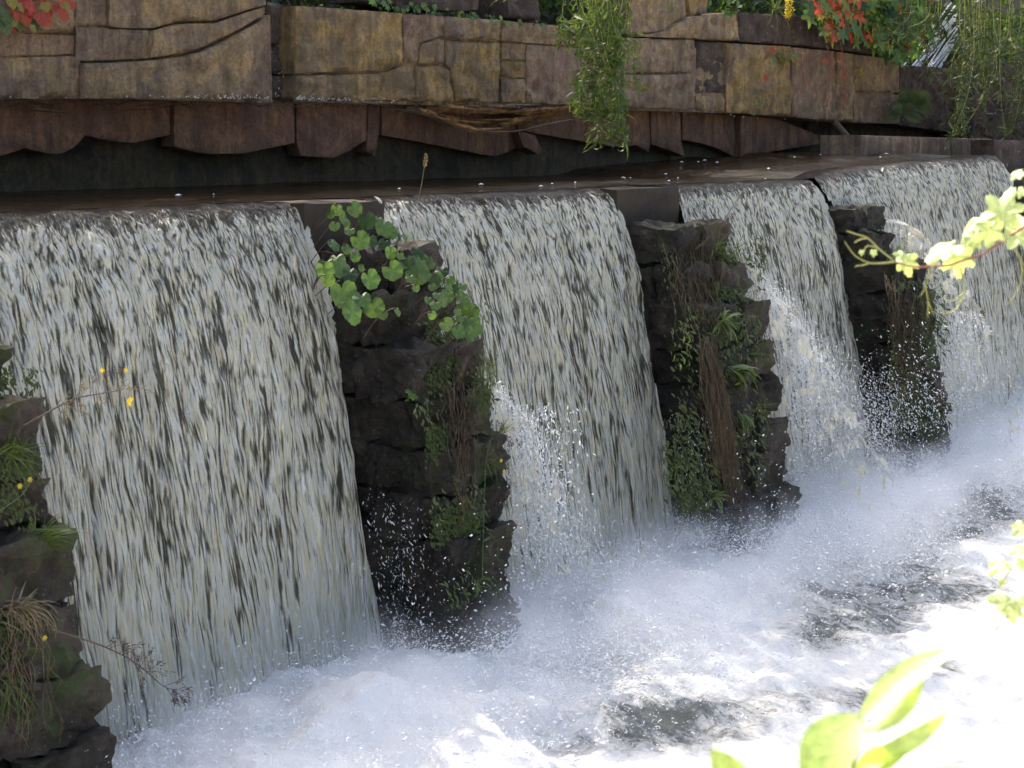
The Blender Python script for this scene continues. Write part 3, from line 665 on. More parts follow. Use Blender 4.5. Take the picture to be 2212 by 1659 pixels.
def broad_plant():
    t = thing('broad_leaved_plant', 'plant with broad round green leaves spreading over the top of the nearest full pier', 'plant', (6.25, 5.9, -.2))
    L = [(245,230,80),(365,225,110),(290,310,150),(440,300,120),(470,430,100),(400,430,120),(560,350,120),(600,380,100),(230,460,90),(310,490,70),(560,455,80),(600,515,90),(370,540,70),(665,540,60),
         (240,560,110),(265,610,140),(165,630,110),(330,660,100),(410,615,50),(465,690,130),(615,635,130),(780,650,150),(770,750,50),(290,790,180),(410,820,110),(350,910,150),(490,880,130),(550,930,60),
         (645,910,60),(870,580,90),(940,640,90),(855,830,60),(950,830,90),(1080,740,60),(1060,800,80),(1130,910,120),(1180,1020,80),(970,990,90),(1050,1040,90),(880,930,60),(700,420,60),(200,260,60),(230,340,70),
         (330,370,70),(150,590,60),(190,700,80),(830,560,60),(800,600,70),(900,690,70),(1000,700,60),(900,860,70),(1110,980,70),(520,300,80)] + [(700 + 460 * u + random.gauss(0, 45), 540 + 520 * u ** 1.3 + random.gauss(0, 40), random.uniform(45, 95)) for u in [random.random() for _ in range(34)]]
    stems = MB()
    for (zx, zy, d) in L:
        px, py = 648 + zx * .3256, 378 + zy * .3256
        Y = min(6.02, float(np.interp(py, [440, 520, 600, 700, 740], [6.0, 5.74, 5.46, 5.28, 5.2])) + random.uniform(-.06, .04)) - .03
        if px < 720: Y -= .06
        c = aty(px, py, Y); s = d * .3256 / 440 * 1.25
        nrm = Vector((-.45, -.62, .65)) + rv(.45); dn = Vector((random.uniform(-.5, .5), -.3, -.8)) + rv(.25)
        me = random.choice(L_ROUND); M = axes(c, dn, nrm, s); M.translation = c - (M.to_3x3() @ Vector((0, .42, 0)))
        place('leaf', me, t, M)
        b = M.translation; r = Vector((b.x + random.uniform(-.06, .06), b.y + .12, b.z - random.uniform(.05, .16)))
        mesh('stem', *tube(smooth_line([b, b.lerp(r, .5) + Vector((0, -.01, .02)), r], 3), .003, 4), M_PSTEM, t)
broad_plant()

def tuft(label, base, n, length, out=(0, -1, .4), spread=.5, cat='grass', mats=None, name='grass_tuft', w=1.0):
    mb = MB(); out = Vector(out)
    for k in range(n):
        p = Vector(base) + Vector((random.gauss(0, .03), random.gauss(0, .02), random.gauss(0, .02))) * (length * 5)
        d = (out + rv(spread)).normalized(); s = length * random.uniform(.5, 1.15)
        bake(mb, random.choice(mats or L_BLADE[:3]), axes(p, d, Vector((0, -.4, 1)) + rv(.4), s))
    return meta(mb.build(name, (mats or L_BLADE)[0].materials[0]), label, cat)
def pier_pt(px, py, off=.0):
    z = .4
    Y = 5.3
    for _ in range(5): z = aty(px, py, Y).z; Y = pier_front(z) - off
    return aty(px, py, Y)
tuft('bright grass tuft among the round leaves at the top of the nearest full pier', pier_pt(880, 545), 60, .17, (.25, -.3, .6), .6)
tuft('small yellow-green grass tuft sticking out of the right corner of the leafy pier', pier_pt(1008, 765), 16, .12, (.7, -.3, .3), .5)
tuft('thin grass hanging on the right edge of the leafy pier', pier_pt(1015, 850), 40, .13, (.2, -.4, -.7), .6)
tuft('light green grass tuft on the block right of the leafy pier corner', pier_pt(1085, 935), 18, .12, (.4, -.2, .8), .4)
tuft('pale grass clump on the mossy pier at the left edge', pier_pt(85, 1165), 90, .17, (.55, -.4, .3), .5)
tuft('dry straw grass clump spilling over the mossy pier at the left edge', pier_pt(30, 1320), 130, .20, (.5, -.4, -.1), .7, mats=[L_BLADE[3]])
tuft('green grass hanging low on the mossy pier at the left edge', pier_pt(20, 1480), 50, .20, (.2, -.4, -.6), .5)
tuft('green grass growing high on the mossy pier at the left edge', pier_pt(12, 980), 50, .18, (.4, -.4, .1), .6)
tuft('grass tuft over the top of the root-draped pier', pier_pt(1540, 545), 60, .22, (.3, -.4, .3), .8)
tuft('grass tuft on the upper left of the root-draped pier', pier_pt(1470, 500), 50, .22, (.0, -.5, -.4), .7)

for k, (x, y, n, l, o) in enumerate([(1575, 560, 30, .2, (.6, -.4, .2)), (1600, 640, 30, .2, (.7, -.4, .1)), (1620, 760, 34, .22, (.8, -.3, -.1)), (1640, 880, 30, .2, (.7, -.3, -.3)), (1925, 560, 30, .3, (.3, -.5, .3)), (1990, 640, 30, .3, (.7, -.4, .0)), (1050, 800, 26, .12, (.6, -.4, .0)), (1060, 1000, 26, .13, (.5, -.4, -.2))]):
    tuft(['bright grass on the upper right corner of the root-draped pier', 'grass sprouting right of the middle dock plant', 'grass leaning over the falling water right of the root-draped pier', 'lowest grass tuft on the right edge of the root-draped pier', 'grass on the top stones of the ivy-covered pier', 'grass on the right edge of the ivy-covered pier', 'grass under the yellow-green tuft on the leafy pier', 'grass halfway down the right edge of the leafy pier'][k], pier_pt(x, y), n, l, o, .6)
def stuff_moss(label, px0, py0, px1, py1, n, size, mats, grav=-.6, name='moss', cat='moss', clumps=9, spr=14):
    mb = MB(); cs = [(random.uniform(px0, px1), random.uniform(py0, py1)) for _ in range(clumps)]
    for k in range(n):
        c = random.choice(cs); x, y = random.gauss(c[0], spr), random.gauss(c[1], spr * 1.6)
        if not (px0 - 12 < x < px1 + 12 and py0 - 12 < y < py1 + 12): continue
        p = pier_pt(x, y, .02)
        bake(mb, random.choice(mats), axes(p, Vector((0, -.7, grav)) + rv(.6), Vector((0, -1, .5)) + rv(.5), size * random.uniform(.5, 1.3)))
    return meta(mb.build(name, mats[0].materials[0]), label, kind='stuff')
L_TINY = [strip_leaf('leaf', M_MOSS, .5, .6, 2), strip_leaf('leaf', M_MOSS, .35, 1.2, 2)]
L_TINYG = [strip_leaf('leaf', M_WILLOW, .5, .6, 2), strip_leaf('leaf', M_GRASS, .3, 1.2, 2)]
stuff_moss('moss and tiny herbs on the right half of the leafy pier', 930, 640, 1060, 1250, 2600, .03, L_TINY)
stuff_moss('small bright herbs on the right half of the leafy pier', 900, 620, 1060, 1300, 500, .035, L_TINYG, name='small_herbs', clumps=16)
stuff_moss('moss on the pier at the left edge', 0, 800, 80, 1500, 800, .03, L_TINY, clumps=16)
stuff_moss('moss and herbs over the root-draped pier', 1440, 480, 1640, 1100, 2000, .045, L_TINY, clumps=16, spr=22)
stuff_moss('yellow-green herbs over the root-draped pier', 1460, 480, 1640, 1120, 800, .045, L_TINYG, name='small_herbs', clumps=12, spr=20)
stuff_moss('herbs and moss over the ivy-covered pier', 1930, 600, 2040, 960, 1300, .055, L_TINY, clumps=12, spr=26)
stuff_moss('bright small herbs over the ivy-covered pier', 1930, 580, 2040, 960, 700, .06, L_TINYG, name='small_herbs', clumps=12, spr=22)

def roots(label, top, bot, n, w0, w1, rad, mat, X=None):
    mb = MB()
    for k in range(n):
        a, b = random.gauss(0, 1), random.gauss(0, 1); pts = []
        t0 = random.uniform(0, .35); t1 = random.uniform(.5, 1)
        for i in range(7):
            t = t0 + (t1 - t0) * i / 6; px = top[0] + (bot[0] - top[0]) * t + (w0 + (w1 - w0) * t) * (a + .35 * (random.random() - .5)); py = top[1] + (bot[1] - top[1]) * t
            pts.append(pier_pt(px + random.gauss(0, 4), py, .02 + .04 * abs(b)) + rv(.022))
        mb.tube(pts, rad, 3, .5)
    return meta(mb.build('hanging_roots', mat), label, kind='stuff')
roots('mat of reddish brown roots hanging down the front of the root-draped pier', (1525, 720), (1585, 1100), 190, 9, 16, .0026, M_DRY)
roots('thin brown stems hanging over the upper root-draped pier', (1490, 480), (1530, 760), 80, 24, 20, .0022, M_DRY)
roots('thin brown stems trailing down the ivy-covered pier', (1950, 580), (1975, 920), 90, 28, 22, .003, M_DRY)
roots('brown stems trailing on the right half of the leafy pier', (985, 760), (1010, 1150), 45, 16, 14, .0025, M_DRY)
roots('brown stems trailing down the mossy left pier', (30, 1330), (60, 1640), 26, 24, 24, .002, M_STRAW)

def rosette(label, base, n, length, out, name='dock_plant', meshes=None, cat='plant', spread=.7):
    t = thing(name, label, cat, tuple(base))
    for k in range(n):
        d = (Vector(out) + rv(spread)).normalized()
        place('leaf', random.choice(meshes or L_DOCK), t, axes(Vector(base) + rv(.03), d, Vector((-.3, -.5, .8)) + rv(.3), length * random.uniform(.6, 1.15)))
    return t
rosette('dock plant with long jagged leaves, highest of three on the root-draped pier', pier_pt(1555, 690, .05), 30, .17, (.4, -.5, -.1))
rosette('dock plant with long jagged leaves pointing right over the falling water', pier_pt(1580, 800, .05), 30, .24, (.8, -.5, -.15), spread=.5)
rosette('lowest leafy plant on the root-draped pier, leaves drooping over brown roots', pier_pt(1600, 895, .03), 20, .16, (.3, -.5, -.7), spread=.4)
rosette('small leafy rosette low on the right side of the leafy pier', pier_pt(1030, 1255, .03), 9, .11, (.2, -.6, .1))
rosette('small ivy-like plant in the middle of the leafy pier', pier_pt(880, 850, .0) + Vector((0, .0, 0)), 10, .05, (0, -.7, -.5), meshes=L_IVY, spread=.9)
rosette('low green plant at the foot of the root-draped pier', pier_pt(1540, 1075, .05), 10, .13, (.1, -.6, .2), meshes=L_DOCK[:3])
# tall ragwort stem on pier
def stemplant(label, pts, yflowers, leaves, name='flowering_stem'):
    t = thing(name, label, 'plant', tuple(pts[0])); mesh('stem', *tube(smooth_line(pts, 5), .003, 5, .5), M_GSTEM, t)
    for p, s in leaves: place('leaf', random.choice(L_DOCK), t, axes(p, Vector((random.uniform(-.8, .8), -.5, .1)), Vector((0, -.5, .8)), s))
    for p in yflowers:
        for k in range(6): 
            an = k * math.pi / 3; place('petal', L_PETAL, t, axes(p, Vector((math.cos(an), -.3, math.sin(an))), (0, -1, .3), .014))
    return t
L_PETAL = strip_leaf('petal', M_YFLOWER, .5, .3, 3)
q = lambda x, y: pier_pt(x, y, .07)
stemplant('tall green stem with a tuft of narrow leaves beside the foot of the leafy pier', [q(1042, 1250), q(1044, 1150), q(1050, 1000), q(1066, 930)], [q(1082, 880 + 115), q(1088, 1018)], [(q(1044, 1150), .09), (q(1043, 1250), .1), (q(1046, 1145), .08), (q(1052, 1160), .07), (q(1060, 1160), .08), (q(1036, 1250), .1)])
stemplant('thin stalk with small yellow flowers on the mossy left pier', [q(-10, 1110), q(40, 1075), q(60, 1050), q(66, 1035)], [q(64, 1036), q(42, 1050), q(96, 1228 + 150)], [])
def grass_stalk(label, pts, head, name='grass_stalk'):
    t = thing(name, label, 'grass stalk', tuple(pts[0])); mesh('stem', *tube(smooth_line(pts, 6), .0028, 4, .6), M_STRAW, t)
    mb = MB(); a, b = head
    for k in range(60):
        p = a.lerp(b, k / 60); bake(mb, L_TINY[0], axes(p, (b - a).normalized() + rv(.5), rv(1), .022))
    mb.build('seed_head', M_STRAW, t); return t
g0, g1, g2, g3 = aty(893, 520, 5.8), aty(903, 440, 5.85), aty(912, 390, 5.88), aty(918, 352, 5.9)
grass_stalk('tall dry grass stalk with a pale seed head rising in front of the dark pool', [g0, g1, g2, g3], (aty(918, 362, 5.9), aty(920, 337, 5.9)))

def dry_branch(label, pts, n, L, base_r=.004, twig=.0022, flowers=()):
    t = thing('dry_twig', label, 'twig', tuple(pts[0])); line = smooth_line(pts, 10); mesh('stem', *tube(line, base_r, 5, .4), M_TWIG, t)
    mb = MB()
    for k in range(n):
        i = random.randint(int(len(line) * .35), len(line) - 1); p = line[i]; d = (RIGHT * random.uniform(-.1, 1) + UP * random.uniform(-1, 1) + FWD * random.uniform(-.3, .3)).normalized()
        e = p + d * L * random.uniform(.3, 1); m = p.lerp(e, .5) + rv(.01); mb.tube([p, m, e], twig * .6, 3, .5)
        for j in range(9):
            s = m.lerp(e, random.random()) + rv(.012); mb.tube([s, s + (d + rv(.9)).normalized() * .016], twig * .8, 3, .6)
    meta(mb.build('side_twigs', M_STRAW if flowers else M_TWIG, t), kind='stuff')
    for p in flowers:
        for k in range(5): an = k * 2 * math.pi / 5; place('petal', L_PETAL, t, axes(p, RIGHT * math.cos(an) + UP * math.sin(an), -FWD, .012))
a5 = lambda x, y, Y=4.7: aty(x, y, Y)
dry_branch('thin dry twig with tiny yellow flowers reaching right across the upper left curtain', [a5(50, 920), a5(95, 895), a5(160, 862), a5(230, 848), a5(300, 835)], 16, .10, flowers=[a5(220, 800), a5(278, 866), a5(272, 800), a5(280, 872), a5(283, 862)])
dry_branch('thin dry seed-laden twig reaching right across the foot of the left curtain', [a5(110, 1360, 4.55), a5(150, 1372, 4.5), a5(220, 1395, 4.5), a5(290, 1430, 4.5), a5(350, 1480, 4.5), a5(375, 1490, 4.5)], 22, .09)
dry_branch('faint dry twig in front of the middle curtain beside the root-draped pier', [a5(1500, 540, 5.6), a5(1545, 500, 5.5), a5(1580, 450, 5.4), a5(1600, 420, 5.3)], 12, .10, .003)

# ------------------------------------------------------------------ creepers on the wall
def creeper(label, region, n, size, Yr, meshes, redf, name='creeper', stems=()):
    cx = sum(p[0] for p in region) / len(region); cy = sum(p[1] for p in region) / len(region)
    t = thing(name, label, 'climbing plant', tuple(aty(cx, cy, Yr[1])))
    def ins(x, y):
        c = False; j = len(region) - 1
        for i in range(len(region)):
            a, b = region[i], region[j]
            if (a[1] > y) != (b[1] > y) and x < (b[0] - a[0]) * (y - a[1]) / (b[1] - a[1]) + a[0]: c = not c
            j = i
        return c
    x0, x1 = min(p[0] for p in region), max(p[0] for p in region); y0, y1 = min(p[1] for p in region), max(p[1] for p in region); k = 0
    while k < n:
        x, y = random.uniform(x0, x1), random.uniform(y0, y1)
        if not ins(x, y): continue
        p = aty(x, y, random.uniform(*Yr)); k += 1
        me = random.choice(L_RED if random.random() < redf(x, y) else meshes)
        place('leaf', me, t, axes(p, Vector((random.uniform(-.6, .6), -.35, -.9)), Vector((-.1, -.8, .6)) + rv(.4), size * random.uniform(.6, 1.25)))
    for pl in stems: mesh('stem', *tube(smooth_line([aty(x, y, Yr[0] + .04) for x, y in pl], 4), .007, 4, .5), M_STEM, t)
    return t
creeper('mass of green and red creeper leaves hanging over the right end of the wall', [(1740, -40), (2010, -40), (2012, 60), (1990, 110), (1930, 118), (1880, 80), (1820, 78), (1775, 66), (1745, 20)], 295, .24, (8.15, 8.45), L_IVY,
        lambda x, y: .75 * max(0, 1 - abs(x - 1800) / 70) + .06)
creeper('thin creeper strands with few red and yellow leaves, left of the big creeper', [(1660, 100), (1700, 96), (1730, 130), (1680, 125), (1665, 118)], 12, .12, (8.45, 8.55), L_IVY, lambda x, y: .5,
        stems=[[(1730, 115), (1735, 160), (1738, 190), (1718, 220)], [(1785, 100), (1800, 140), (1790, 180), (1752, 202)], [(1796, 110), (1790, 190), (1788, 220), (1762, 268)]])
t = thing('creeper_strand', 'string of small red and orange creeper leaves hanging down the wall at right', 'climbing plant', tuple(aty(1822, 190, 8.5)))
for (x, y, s, r) in [(1782, 122, .12, 1), (1775, 150, .08, 0), (1822, 140, .13, 1), (1823, 160, .1, 1), (1824, 200, .11, 1), (1822, 222, .09, 1), (1860, 145, .16, 2), (1865, 178, .14, 2), (1884, 178, .14, 2), (1655, 160, .11, 1), (1722, 130, .1, 2), (1812, 116, .12, 1), (1645, 195, .08, 0), (1640, 217, .1, 0), (1628, 240, .07, 0), (1700, 128, .11, 2), (1725, 112, .1, 0), (1790, 150, .06, 0), (1793, 185, .05, 0), (1786, 225, .05, 0), (1736, 150, .05, 2), (1742, 172, .05, 1), (1830, 182, .08, 1), (1870, 160, .1, 2)]:
    me = L_RED[random.randint(0, 1)] if r == 1 else (L_RED[2] if r == 2 else L_IVY[2])
    place('leaf', me, t, axes(aty(x, y, 8.5), Vector((random.uniform(-.3, .3), -.2, -1)), Vector((0, -1, .3)) + rv(.3), s))
mesh('stem', *tube(smooth_line([aty(x, y, 8.52) for x, y in ((1815, 90), (1822, 140), (1824, 200), (1823, 235))], 4), .006, 4), M_STEM, t)
# red creeper top left
t = thing('red_creeper', 'spray of red and pink creeper leaves at the top left corner of the wall', 'climbing plant', tuple(aty(60, 0, 8.35)))
for (x, y, s, k) in [(12, 20, .10, 4), (5, 45, .09, 4), (-10, 10, .12, 4), (22, 22, .07, 0), (48, 30, .08, 0), (70, 15, .07, 0), (82, 30, .08, 1), (92, 35, .07, 0), (132, 22, .08, 0), (155, 5, .06, 0), (110, 8, .06, 1), (96, 8, .06, 3), (60, 5, .06, 0), (40, 10, .06, 3), (25, 58, .05, 0), (42, 50, .06, 4), (74, 44, .07, 4), (106, 40, .06, 0), (28, 40, .06, 3), (120, 15, .05, 1), (140, 10, .05, 3), (50, -10, .08, 0), (90, -12, .08, 1), (130, -15, .08, 0), (20, -12, .09, 3), (60, 22, .05, 1), (70, 58, .05, 3), (100, 22, .06, 0), (36, 32, .05, 1)]:
    place('leaf', L_HEART[k], t, axes(aty(x, y - 8, 8.36 + random.uniform(-.05, .05)), Vector((random.uniform(-.3, .3), -.3, -1)), Vector((0, -1, .2)) + rv(.35), s * 1.5))
for pl in ([(0, 0), (50, 12), (100, 14), (150, 0)], [(20, -10), (40, 20), (60, 30)], [(60, -10), (90, 10), (130, 14)]):
    mesh('stem', *tube(smooth_line([aty(x, y - 6, 8.4) for x, y in pl], 4), .003, 4), M_STEM, t)
# yellow flower
t = thing('yellow_flower_spike', 'bright yellow flower spike growing on top of the wall at right', 'flower', tuple(aty(1702, 40, 8.4)))
mb = MB()
for k in range(160): bake(mb, L_PETAL, axes(aty(1703 + random.gauss(0, 4), random.uniform(-8, 38), 8.4 + random.uniform(-.03, .03)), rv(1), rv(1), .035))
mb.build('blossom', M_YFLOWER, t); mesh('stem', *tube([aty(1704, 44, 8.42), aty(1702, 15, 8.42), aty(1704, -20, 8.45)], .008, 5), M_TENDRIL, t)
rosette('feathery green weed beside the yellow flower spike on the wall top', aty(1675, 20, 8.45), 26, .3, (0, -.4, .3), 'weed', L_BLADE[:3], spread=1.0)
rosette('small green weed growing in a joint of the wall, right of the willow branch', aty(1480, 92, 8.55), 16, .12, (0, -.5, -.6), 'weed', L_BLADE[:3], spread=.8)
rosette('clump of pale green weed on the ledge above the wall, right of the willow branch', aty(1580, 14, 8.5), 18, .14, (0, -.5, .3), 'weed', L_IVY[:3], spread=.9)
creeper('low ivy along the dark ledge above the ochre stones', [(790, -10), (870, -6), (1060, 30), (1180, 44), (1180, 56), (1040, 40), (840, 16), (790, 12)], 70, .06, (8.5, 8.7), L_IVY, lambda x, y: 0, 'ivy')
# fern
def fern(label, base, n, L):
    t = thing('fern', label, 'fern', tuple(base))
    for k in range(n):
        an = math.pi * (k + .5) / n; d = RIGHT * math.cos(an) * .9 + Vector((0, 0, math.sin(an) * .55)) + Vector((0, -.3, 0)); mb = MB(); ln = L * random.uniform(.7, 1.1); P = []
        for i in range(15): s = i / 14; P.append(Vector(base) + d.normalized() * ln * s + Vector((0, 0, -.55 * ln * s * s)))
        mb.tube(P, .004, 3, .4)
        for i in range(1, 14):
            for sg in (-1, 1):
                side = (P[i] - P[i - 1]).cross(FWD).normalized() * sg; wl = ln * .28 * math.sin(math.pi * (i / 14) ** .7)
                bake(mb, L_FP, axes(P[i], side + (P[i] - P[i - 1]).normalized() * .4, -FWD + Vector((0, 0, .4)), wl))
        mb.build('frond', M_WILLOW, t)
L_FP = strip_leaf('pinna', M_WILLOW, .28, .3, 3)
fern('green fern at the right end of the wall above the far stone block', aty(1968, 228, 8.3), 8, .42)
fern('fern at the far right behind the vine tip', aty(1950, 250, 8.35), 5, .3)

# ------------------------------------------------------------------ hanging willow
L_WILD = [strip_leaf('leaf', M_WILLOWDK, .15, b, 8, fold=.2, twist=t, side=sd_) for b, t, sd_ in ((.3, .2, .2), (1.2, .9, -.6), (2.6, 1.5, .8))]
def willow(label, strands, size, dens, cat='willow branch', maxleaf=290, LW=L_WIL):
    t = thing('willow_branch', label, cat, tuple(strands[0][0][0])); tw = MB(); ex = MB(); cnt = 0; cand = []
    for pts, rad in strands:
        line = smooth_line(pts, 8); tw.tube(line, rad, 4, .3)
        Lg = sum((line[i + 1] - line[i]).length for i in range(len(line) - 1)); n = int(Lg * dens)
        for k in range(n):
            f = random.random() * (len(line) - 1.01); i = int(f); p = line[i].lerp(line[i + 1], f - i); cand.append(p)
    random.shuffle(cand)
    for p in cand:
        d = Vector((random.uniform(-.8, .8), random.uniform(-.8, .8), random.uniform(-1.1, .25))); M = axes(p, d, rv(1) + Vector((0, -.6, .4)), size * random.uniform(.55, 1.25))
        me = random.choice(LW)
        if cnt < maxleaf: place('leaf', me, t, M); cnt += 1
        else: bake(ex, me, M)
    tw.build('twigs', M_TENDRIL, t)
    if ex.V: meta(ex.build('foliage', LW[0].materials[0], t), kind='stuff')
    return t
W = []; RW = random.Random(5)
for k in range(34):
    xt = RW.uniform(1215, 1370); yb = RW.uniform(60, 250) if k % 3 else RW.uniform(220, 310)
    xb = 1290 + (xt - 1290) * RW.uniform(.5, 1.15) + RW.uniform(-20, 20)
    if k % 5 == 0: xb = RW.uniform(1200, 1385); yb = RW.uniform(60, 140)
    if yb > 230: xb = RW.uniform(1225, 1350)
    Y0 = 7.15 + RW.uniform(-.15, .15)
    W.append(([aty(xt, -70, Y0), aty((xt + xb) / 2 + RW.uniform(-12, 12), yb * .35, Y0 - .03), aty(xb + RW.uniform(-8, 8), yb * .75, Y0 + .02), aty(xb, yb, Y0)], .0022))
willow('willow branch with curled pale leaves hanging in front of the middle of the wall', W, .125, 58)
W = [([aty(1440 + dx, -60, 7.6), aty(1447 + dx, 0, 7.6), aty(1446 + dx, 12, 7.6)], .004) for dx in (0, 8)]
willow('short willow tip dangling at the top edge, right of the main willow branch', W, .09, 30)
W = [([aty(1075 + dx, -60, 7.6), aty(1080 + dx, -10, 7.6), aty(1068 + dx, 4, 7.6)], .004) for dx in (0, 18)]
willow('short willow tip dangling at the top edge, left of the main willow branch', W, .07, 26)
W = []
for k in range(62):
    xt = RW.choice((RW.uniform(2075, 2270), RW.uniform(2075, 2270), RW.uniform(2075, 2270), RW.uniform(1950, 2080))); Y0 = RW.uniform(6.9, 8.1); yb = RW.uniform(120, 330) if xt > 2060 else RW.uniform(40, 190)
    W.append(([aty(xt, -120, Y0), aty(xt + RW.uniform(-25, 15), yb * .3, Y0), aty(xt + RW.uniform(-40, 15), yb * .7, Y0), aty(xt + RW.uniform(-45, 15), yb, Y0)], .0035))
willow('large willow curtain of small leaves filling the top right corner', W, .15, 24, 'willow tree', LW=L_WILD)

# bundle of shiny rods behind the right end of the wall
rods = thing('rod_bundle', 'bundle of shiny grey rods leaning behind the willow at the top right', 'rods', tuple(aty(2010, 120, 9.4)))
for k in range(18):
    o_ = RW.uniform(-26, 30); a = aty(1945 + o_ * .6 + RW.uniform(0, 20), 215 + o_ * 1.0 - RW.uniform(0, 60), 8.9); b = aty(2070 + o_ * .6, 30 + o_ * 1.1 + RW.uniform(-10, 10), 9.5)
    mesh('rod', *tube([a, b], .011, 6), M_METAL, rods)

# ------------------------------------------------------------------ trees on the upper bank (their shade falls on the weir)
TL = ['tree on the bank whose foliage is behind the red creeper at the top left', 'tree on the bank behind the proud sandstone block at the left', 'tree on the bank behind the ochre stones', 'tree on the bank behind the hanging willow branch', 'tree on the bank behind the yellow flower spike', 'tree on the bank behind the shiny rods', 'dark tree closing the view beyond the willow at the top right', 'dark tree at the right edge far behind the last fall', 'low dark tree at the right edge beyond the river']
def tree(label, x, y, zt, w_, n, mat=None):
    t = thing('bank_tree', label, 'tree', (x, y, 1.4), 'trees on the bank above the wall')
    mesh('trunk', *tube(smooth_line([(x, y, 1.2), (x + .1, y, 2.2), (x - .1, y + .1, 3.6), (x, y, zt - .6)], 4), .16, 8, .35), M_BARK, t)
    lm = MB()
    for k in range(7):
        an = k * 2.4; z = 2.0 + k * (zt - 2.6) / 7; lm.tube([(x, y, z), (x + math.cos(an) * w_ * .4, y + math.sin(an) * .6, z + .4), (x + math.cos(an) * w_ * .8, y + math.sin(an) * 1.0, z + .5)], .05, 5, .3)
    lm.build('limbs', M_BARK, t)
    r = np.random.default_rng(int(x * 10) + 500); V = []; F = []
    cl = r.normal(0, 1, (46, 3)) * np.array([w_ * .45, .6, (zt - 1.6) * .30]) + np.array([x, y, (zt + 1.7) / 2])
    c = cl[r.integers(0, 46, n)] + r.normal(0, 1, (n, 3)) * np.array([.36, .30, .32])
    c[:, 2] = np.clip(c[:, 2], 1.42, zt + .2)
    d = r.normal(0, 1, (n, 3)); d /= np.linalg.norm(d, axis=1)[:, None]; e = np.cross(d, r.normal(0, 1, (n, 3))); e /= np.linalg.norm(e, axis=1)[:, None]
    s = r.uniform(.06, .12, n)[:, None]
    V = np.stack([c - d * s, c + e * s * .55, c + d * s, c - e * s * .55], 1).reshape(-1, 3); F = np.arange(4 * n).reshape(-1, 4)
    meta(npmesh('crown', V, F, mat or M_LEAFDK, t, smooth=False), kind='stuff')
for i, (x, y, zt, w_, n) in enumerate([(1.0, 10.6, 6.9, 2.2, 9500), (5.2, 10.9, 7.4, 2.3, 11500), (9.4, 10.7, 7.1, 2.3, 11500), (13.6, 11.0, 7.5, 2.4, 11500), (17.8, 10.8, 7.2, 2.4, 11500), (22.2, 10.2, 7.5, 2.6, 12000), (26.5, 8.5, 6.8, 2.6, 9000), (30, 5.5, 6.5, 2.6, 9000), (28, 2.0, 5.5, 2.6, 9000)]):
    tree(TL[i], x, y, zt, w_, int(n * .36) if y > 9 else n)
hd = MB(); r = random.Random(9)
for k in range(16000):
    p = (r.uniform(3, 30), 9.62 + r.gauss(0, .12), r.uniform(1.3, 2.4)); bake(hd, L_TREE[k % 2], axes(p, rv(1), Vector((0, -1, .5)) + rv(.6), r.uniform(.08, .16)))
meta(hd.build('ivy_undergrowth', M_LEAFDK), 'dark ivy and undergrowth filling the bank behind the wall', kind='stuff')

# ------------------------------------------------------------------ foreground vine and leaves
D = 2.5
fv = lambda zx, zy, dd=0.0: atd(1728 + zx * .2929, 324 + zy * .2929, D + dd)
vine = thing('vine_shoot', 'sunlit vine shoot with pale toothed leaves and curling tendrils reaching in from the right', 'vine', tuple(fv(1652, 570)))
def vt(pts, r, m, nm='tendril', tp=.6): mesh(nm, *tube(smooth_line([fv(*p) for p in pts], 6), r, 7, tp), m, vine)
vt([(2300, 200, .3), (1900, 420, .1), (1652, 570), (1520, 655), (1350, 765), (1220, 810), (1100, 850), (970, 860), (830, 860), (700, 825)], .0024, M_STEM, 'stem')
vt([(700, 825), (580, 725), (500, 650), (420, 622), (345, 598)], .0013, M_TENDRIL); vt([(500, 650), (445, 660), (402, 685)], .0011, M_TENDRIL)
vt([(700, 825), (600, 835), (515, 833), (420, 790), (370, 735), (332, 675)], .0013, M_TENDRIL); vt([(515, 833), (460, 850), (408, 857)], .0011, M_TENDRIL)
vt([(970, 862), (925, 1000), (905, 1050), (885, 1080)], .0011, M_TENDRIL); vt([(925, 1005), (945, 1120), (942, 1235)], .0011, M_TENDRIL); vt([(945, 1120), (985, 1215)], .001, M_TENDRIL)
vt([(1185, 870), (1210, 1045), (1160, 1160), (1100, 1200), (1045, 1205)], .0013, M_TENDRIL); vt([(1210, 1045), (1140, 1105), (1070, 1108)], .001, M_TENDRIL)
vt([(1530, 650), (1625, 800), (1630, 960), (1590, 1060), (1535, 1140)], .0013, M_TENDRIL)
vt([(580, 725), (530, 710), (490, 712), (470, 750)], .001, M_TENDRIL)
def vleaf(zx, zy, s, down=(0, -1), face=(0, 0), me=0, k=.2929, par=vine, f=fv, m=L_VINE):
    c = f(zx, zy, random.uniform(-.03, .03)); d = RIGHT * down[0] + UP * down[1]; n = Vector((-.55, 0, .85)) + RIGHT * face[0] * .5 + UP * face[1] * .4 + rv(.15)
    s3 = s * k / 3300 * D * 1.12
    M = axes(c, d, n, s3); M.translation = c - (M.to_3x3() @ Vector((0, .36, 0))); place('leaf', m[me], par, M)
vleaf(1340, 520, 330, (-.75, -.5), (-.3, .0), 1); vleaf(1490, 460, 330, (.35, .9), (.3, -.5)); vleaf(1400, 590, 240, (0, -1), (.2, -.4), 1)
vleaf(1090, 720, 300, (-.8, -.4), (-.2, .1)); vleaf(1165, 790, 250, (.1, -1), (.35, -.4), 1); vleaf(780, 820, 190, (.1, -.9), (0, -.2), 1); vleaf(760, 780, 120, (-.8, .3), (0, .3))
